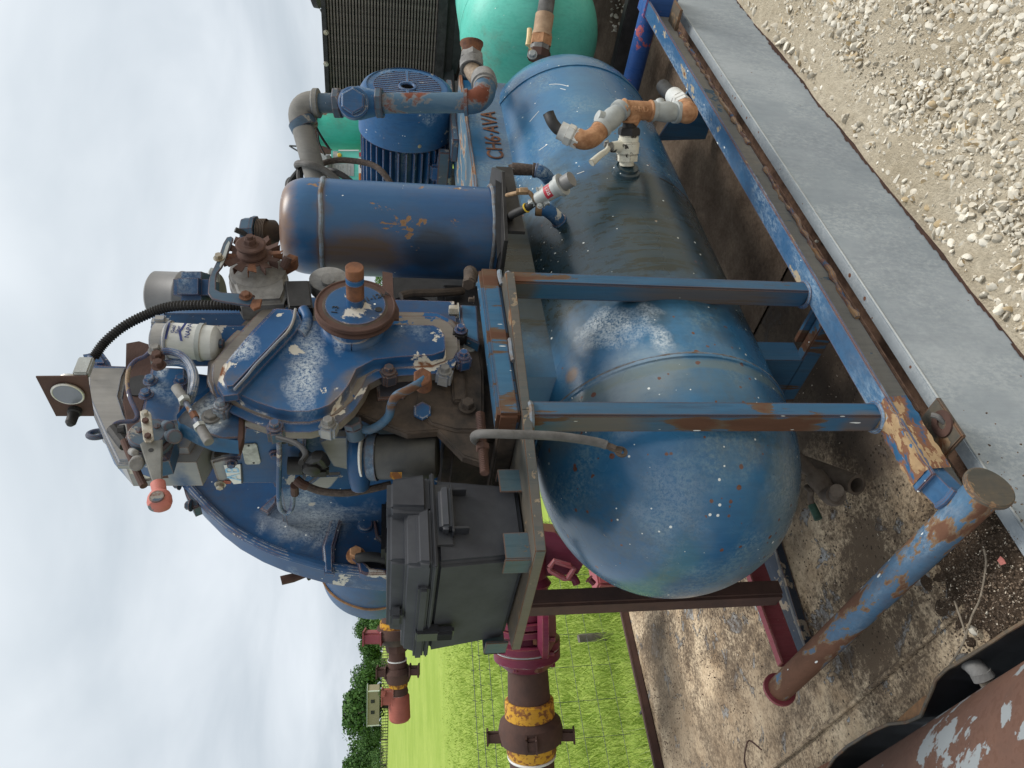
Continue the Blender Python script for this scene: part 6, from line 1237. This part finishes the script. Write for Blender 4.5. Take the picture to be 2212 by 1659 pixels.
mb=MB(); mb.box(D(838,1505,2.98),(.05,.03,.06),Matrix((DN,FWD,RT)).transposed(),.004); mb.cyl(D(832,1500,2.96),D(824,1498,2.96),.012); mb.build('valve_stem','red_oxide',up_)
for x,y in ((824,1452),(895,1448)): mb=MB(); mb.box(D(x,y,2.98),(.04,.03,.035),Matrix((DN,FWD,RT)).transposed(),.006); mb.build('wing','rust_brown',up_)
mb=MB(); mb.box(D(806,1376,2.96),(.075,.05,.045),Matrix((DN,FWD,RT)).transposed(),.006); mb.build('wing','pink_paint',up_)
# ================================================================== NEAR LEFT: rusty grey tank lying in its black trough
rt=thing('rusty_tank','rust-brown cylinder with flaking grey paint lying in the near corner of the picture','tank',(.15,1.8,-.1))
mb=MB(); mb.lathe((.15,.95,-.10),Y_,[(0,.30),(.02,.325),(.04,.33)]+[(.1+.12*i,.33) for i in range(20)],80); mb.build('tank_shell','rust_flaked',rt,40,jit=.002)
tr_=thing('black_trough','glossy black bent steel trough with torn rusty edge beside the rusty cylinder','trough',(.4,1.8,-.1))
mb=MB(); rows=[]
for j in range(14):
    a=j/13*math.pi/2
    rows.append([mb.bm.verts.new((p.x-(p.x-.12)*(1-math.cos(a))*1.0, p.y, .03-.46*math.sin(a))) for p in EP])
for A_1,B_1 in zip(rows,rows[1:]):
    for k in range(len(EP)-1): mb.bm.faces.new((A_1[k],A_1[k+1],B_1[k+1],B_1[k]))
bmesh.ops.solidify(mb.bm,geom=mb.bm.faces[:],thickness=.005); mb.build('trough_wall','trough_black',tr_,60)
mb=MB(); mb.tube([p+Z_*.001 for p in EP],.0042,8,1); mb.build('rusty_rim','plate',tr_,jit=.002)
mb=MB(); fo_=[P(x,y,'Z',z) for x,y,z in ((2010,1500,.034),(2000,1530,.030),(1992,1548,.026),(1975,1557,.028),(1935,1562,.030),(1948,1545,.010),(1975,1520,.004),(1995,1503,.012))]; mb.prism(fo_,(0,0,-.003)); mb.build('folded_flap','orange_rust',tr_,jit=.003)
mb=MB(); fo_=[P(x,y,'Z',.02) for x,y in ((1800,1640),(1808,1640),(1790,1659),(1750,1680),(1740,1672))]; mb.prism(fo_,(0,0,-.003)); mb.build('folded_flap','rust',tr_)
pe=P(2095,1432,'Z',-.02); e1=P(2112,1440,'Z',.0)
pf=thing('galvanised_elbow','galvanised elbow with taped brass nipple poking from the black trough','pipe fitting',pe)
a,b,c=P(2078,1425,'Z',-.05),P(2108,1437,'Z',.01),P(2124,1462,'Z',.0)
mb=MB(); mb.tube(elbow(a,P(2100,1428,'Z',.015),c,8),.020,18,0); mb.lathe(c,(c-b),[(-.01,.022),(.004,.023),(.006,.020)],24); mb.build('elbow','alloy',pf)
dv2=(P(2134,1478,'Z',-.01)-c).normalized(); mb=MB(); mb.lathe(c,dv2,[(0,.015),(.008,.0155),(.016,.0145),(.024,.0155)],20); mb.build('taped_thread','chip_cream',pf)
mb=MB(); mb.hexa(c+dv2*.024,dv2,.017,.016); mb.build('brass_plug','brass',pf)
# drain valve under the near dome and a cut hose
dvv=thing('drain_valve','dusty brown ball valve and elbow with green lever below the tank','valve',P(1790,1060,'Z',.05))
def G(x,y,z=.07): return P(x,y,'Z',z)
mb=MB(); mb.cyl(G(1720,985,.13),G(1768,1035,.09),.017,seg=18); mb.build('nipple','dusty_brown',dvv)
mb=MB(); a,b=G(1756,1023,.095),G(1786,1062,.08); l=(b-a).length; mb.lathe(a,b-a,[(0,.018),(.006,.026),(l*.5,.029),(l*.9,.024),(l,.020)],20); mb.build('valve_body','dusty_brown',dvv)
mb=MB(); mb.tube(elbow(G(1783,1059,.08),G(1800,1082,.075),G(1806,1070,.11),8),.024,18,0); mb.cyl(G(1804,1073,.10),G(1808,1060,.14),.017,seg=18); mb.build('elbow','dusty_brown',dvv)
mb=MB(); mb.tube([G(1742,1052,.11),G(1752,1062,.11),G(1750,1075,.10),G(1755,1092,.09)],.008,10,4); mb.build('lever_arm','dusty_brown',dvv)
mb=MB(); mb.tube([G(1753,1090,.092),G(1760,1104,.088),G(1768,1122,.085)],.011,12,3); mb.build('green_grip','green_dull',dvv)
ch=thing('cut_pipe_end','short open-ended dusty pipe lying on the deck under the tank','pipe',G(1820,1035,.04))
a,b=G(1735,1003,.045),G(1851,1048,.03); l=(b-a).length; mb=MB(); mb.lathe(a,b-a,[(0,.026),(l,.027),(l+.001,.020),(l-.06,.019),(l-.07,0)],28,False); mb.build('pipe_wall','dusty_brown',ch)

mb=MB(); mb.lo((1.46,1.60,.962),(2.16,1.72,1.235),.02); mb.lo((1.46,1.36,.962),(1.66,1.74,1.10),.02); mb.lathe((1.58,1.42,1.17),Y_,[(0,.08),(.02,.10),(.3,.10)],32); void_=mb.build('void_filler','black_oily',en)  # black block added to stand for the shaded void between engine and saddle
mb=MB(); mb.tube([F(866,640,1.33),F(890,634,1.33),F(960,632,1.33),F(1000,628,1.34)],.012,10,4); mb.build('filler_lip','brown_grime',void_)
# small wiring and hardware round the engine
line([(600,945,1.15),(640,958,1.1),(660,980,1.05),(650,1000,1.0)],.005,'rubber','wire_lead',en)
line([(548,640,1.12),(530,655,1.15),(500,668,1.2)],.0035,'rust_brown','wire_lead',en)
# stands that carry the cooler, the small vessel and the cabinet
mb=MB(); mb.lo((RX+.0,yb+.06,0),(RX+.06,yb+.12,zb_+.02),.003); mb.build('stand_leg','black_oily',rd)
mb=MB(); mb.lo((RX+.0,ya-.12,0),(RX+.06,ya-.06,zb_+.02),.003); mb.build('stand_leg','black_oily',rd)
mb=MB(); mb.lo((RX-.0,ya-.02,zb_-.05),(RX+.06,yb+.12,zb_-.004),.003); mb.build('stand_rail','black_oily',rd)
q=D(790,285,4.2); mb=MB(); mb.cyl((q.x,q.y,0),(q.x,q.y,q.z+.03),.045); mb.build('stand_pipe','rust_brown',g1)
q=D(800,375,4.05); mb=MB(); mb.box((q.x,q.y,(q.z+.03)/2),(.08,.08,q.z+.03),None,.004); mb.build('cabinet_stand','black_oily',cbx)
V=[];F=[]; rnd=random.Random(3)
for k in range(16000):
    x=rnd.uniform(60,330); y=235-x*.30+rnd.uniform(-4,4); h=4.2+1.6*noise.noise(Vector((x*.06,0,5)))+.9*noise.noise(Vector((x*.3,0,2))); zb0=zf(y)-.5 if y>20 else GF
    z=zb0+h*rnd.random()**.8; s_=rnd.uniform(.25,.55); a=Vector((rnd.gauss(0,1),rnd.gauss(0,1),rnd.gauss(0,1))).normalized(); b_=a.orthogonal().normalized(); p=Vector((x,y,z)); i=len(V)
    V.extend([p+a*s_,p+b_*s_,p-a*s_,p-b_*s_]); F.append((i,i+1,i+2,i+3))
me=bpy.data.meshes.new('far_woodland'); me.from_pydata(V,[],F); me.materials.append(M['leaf1']); o=bpy.data.objects.new('far_woodland',me); COL.objects.link(o); stuff(o,'far green woodland continuing the tree line behind the machines','woodland')
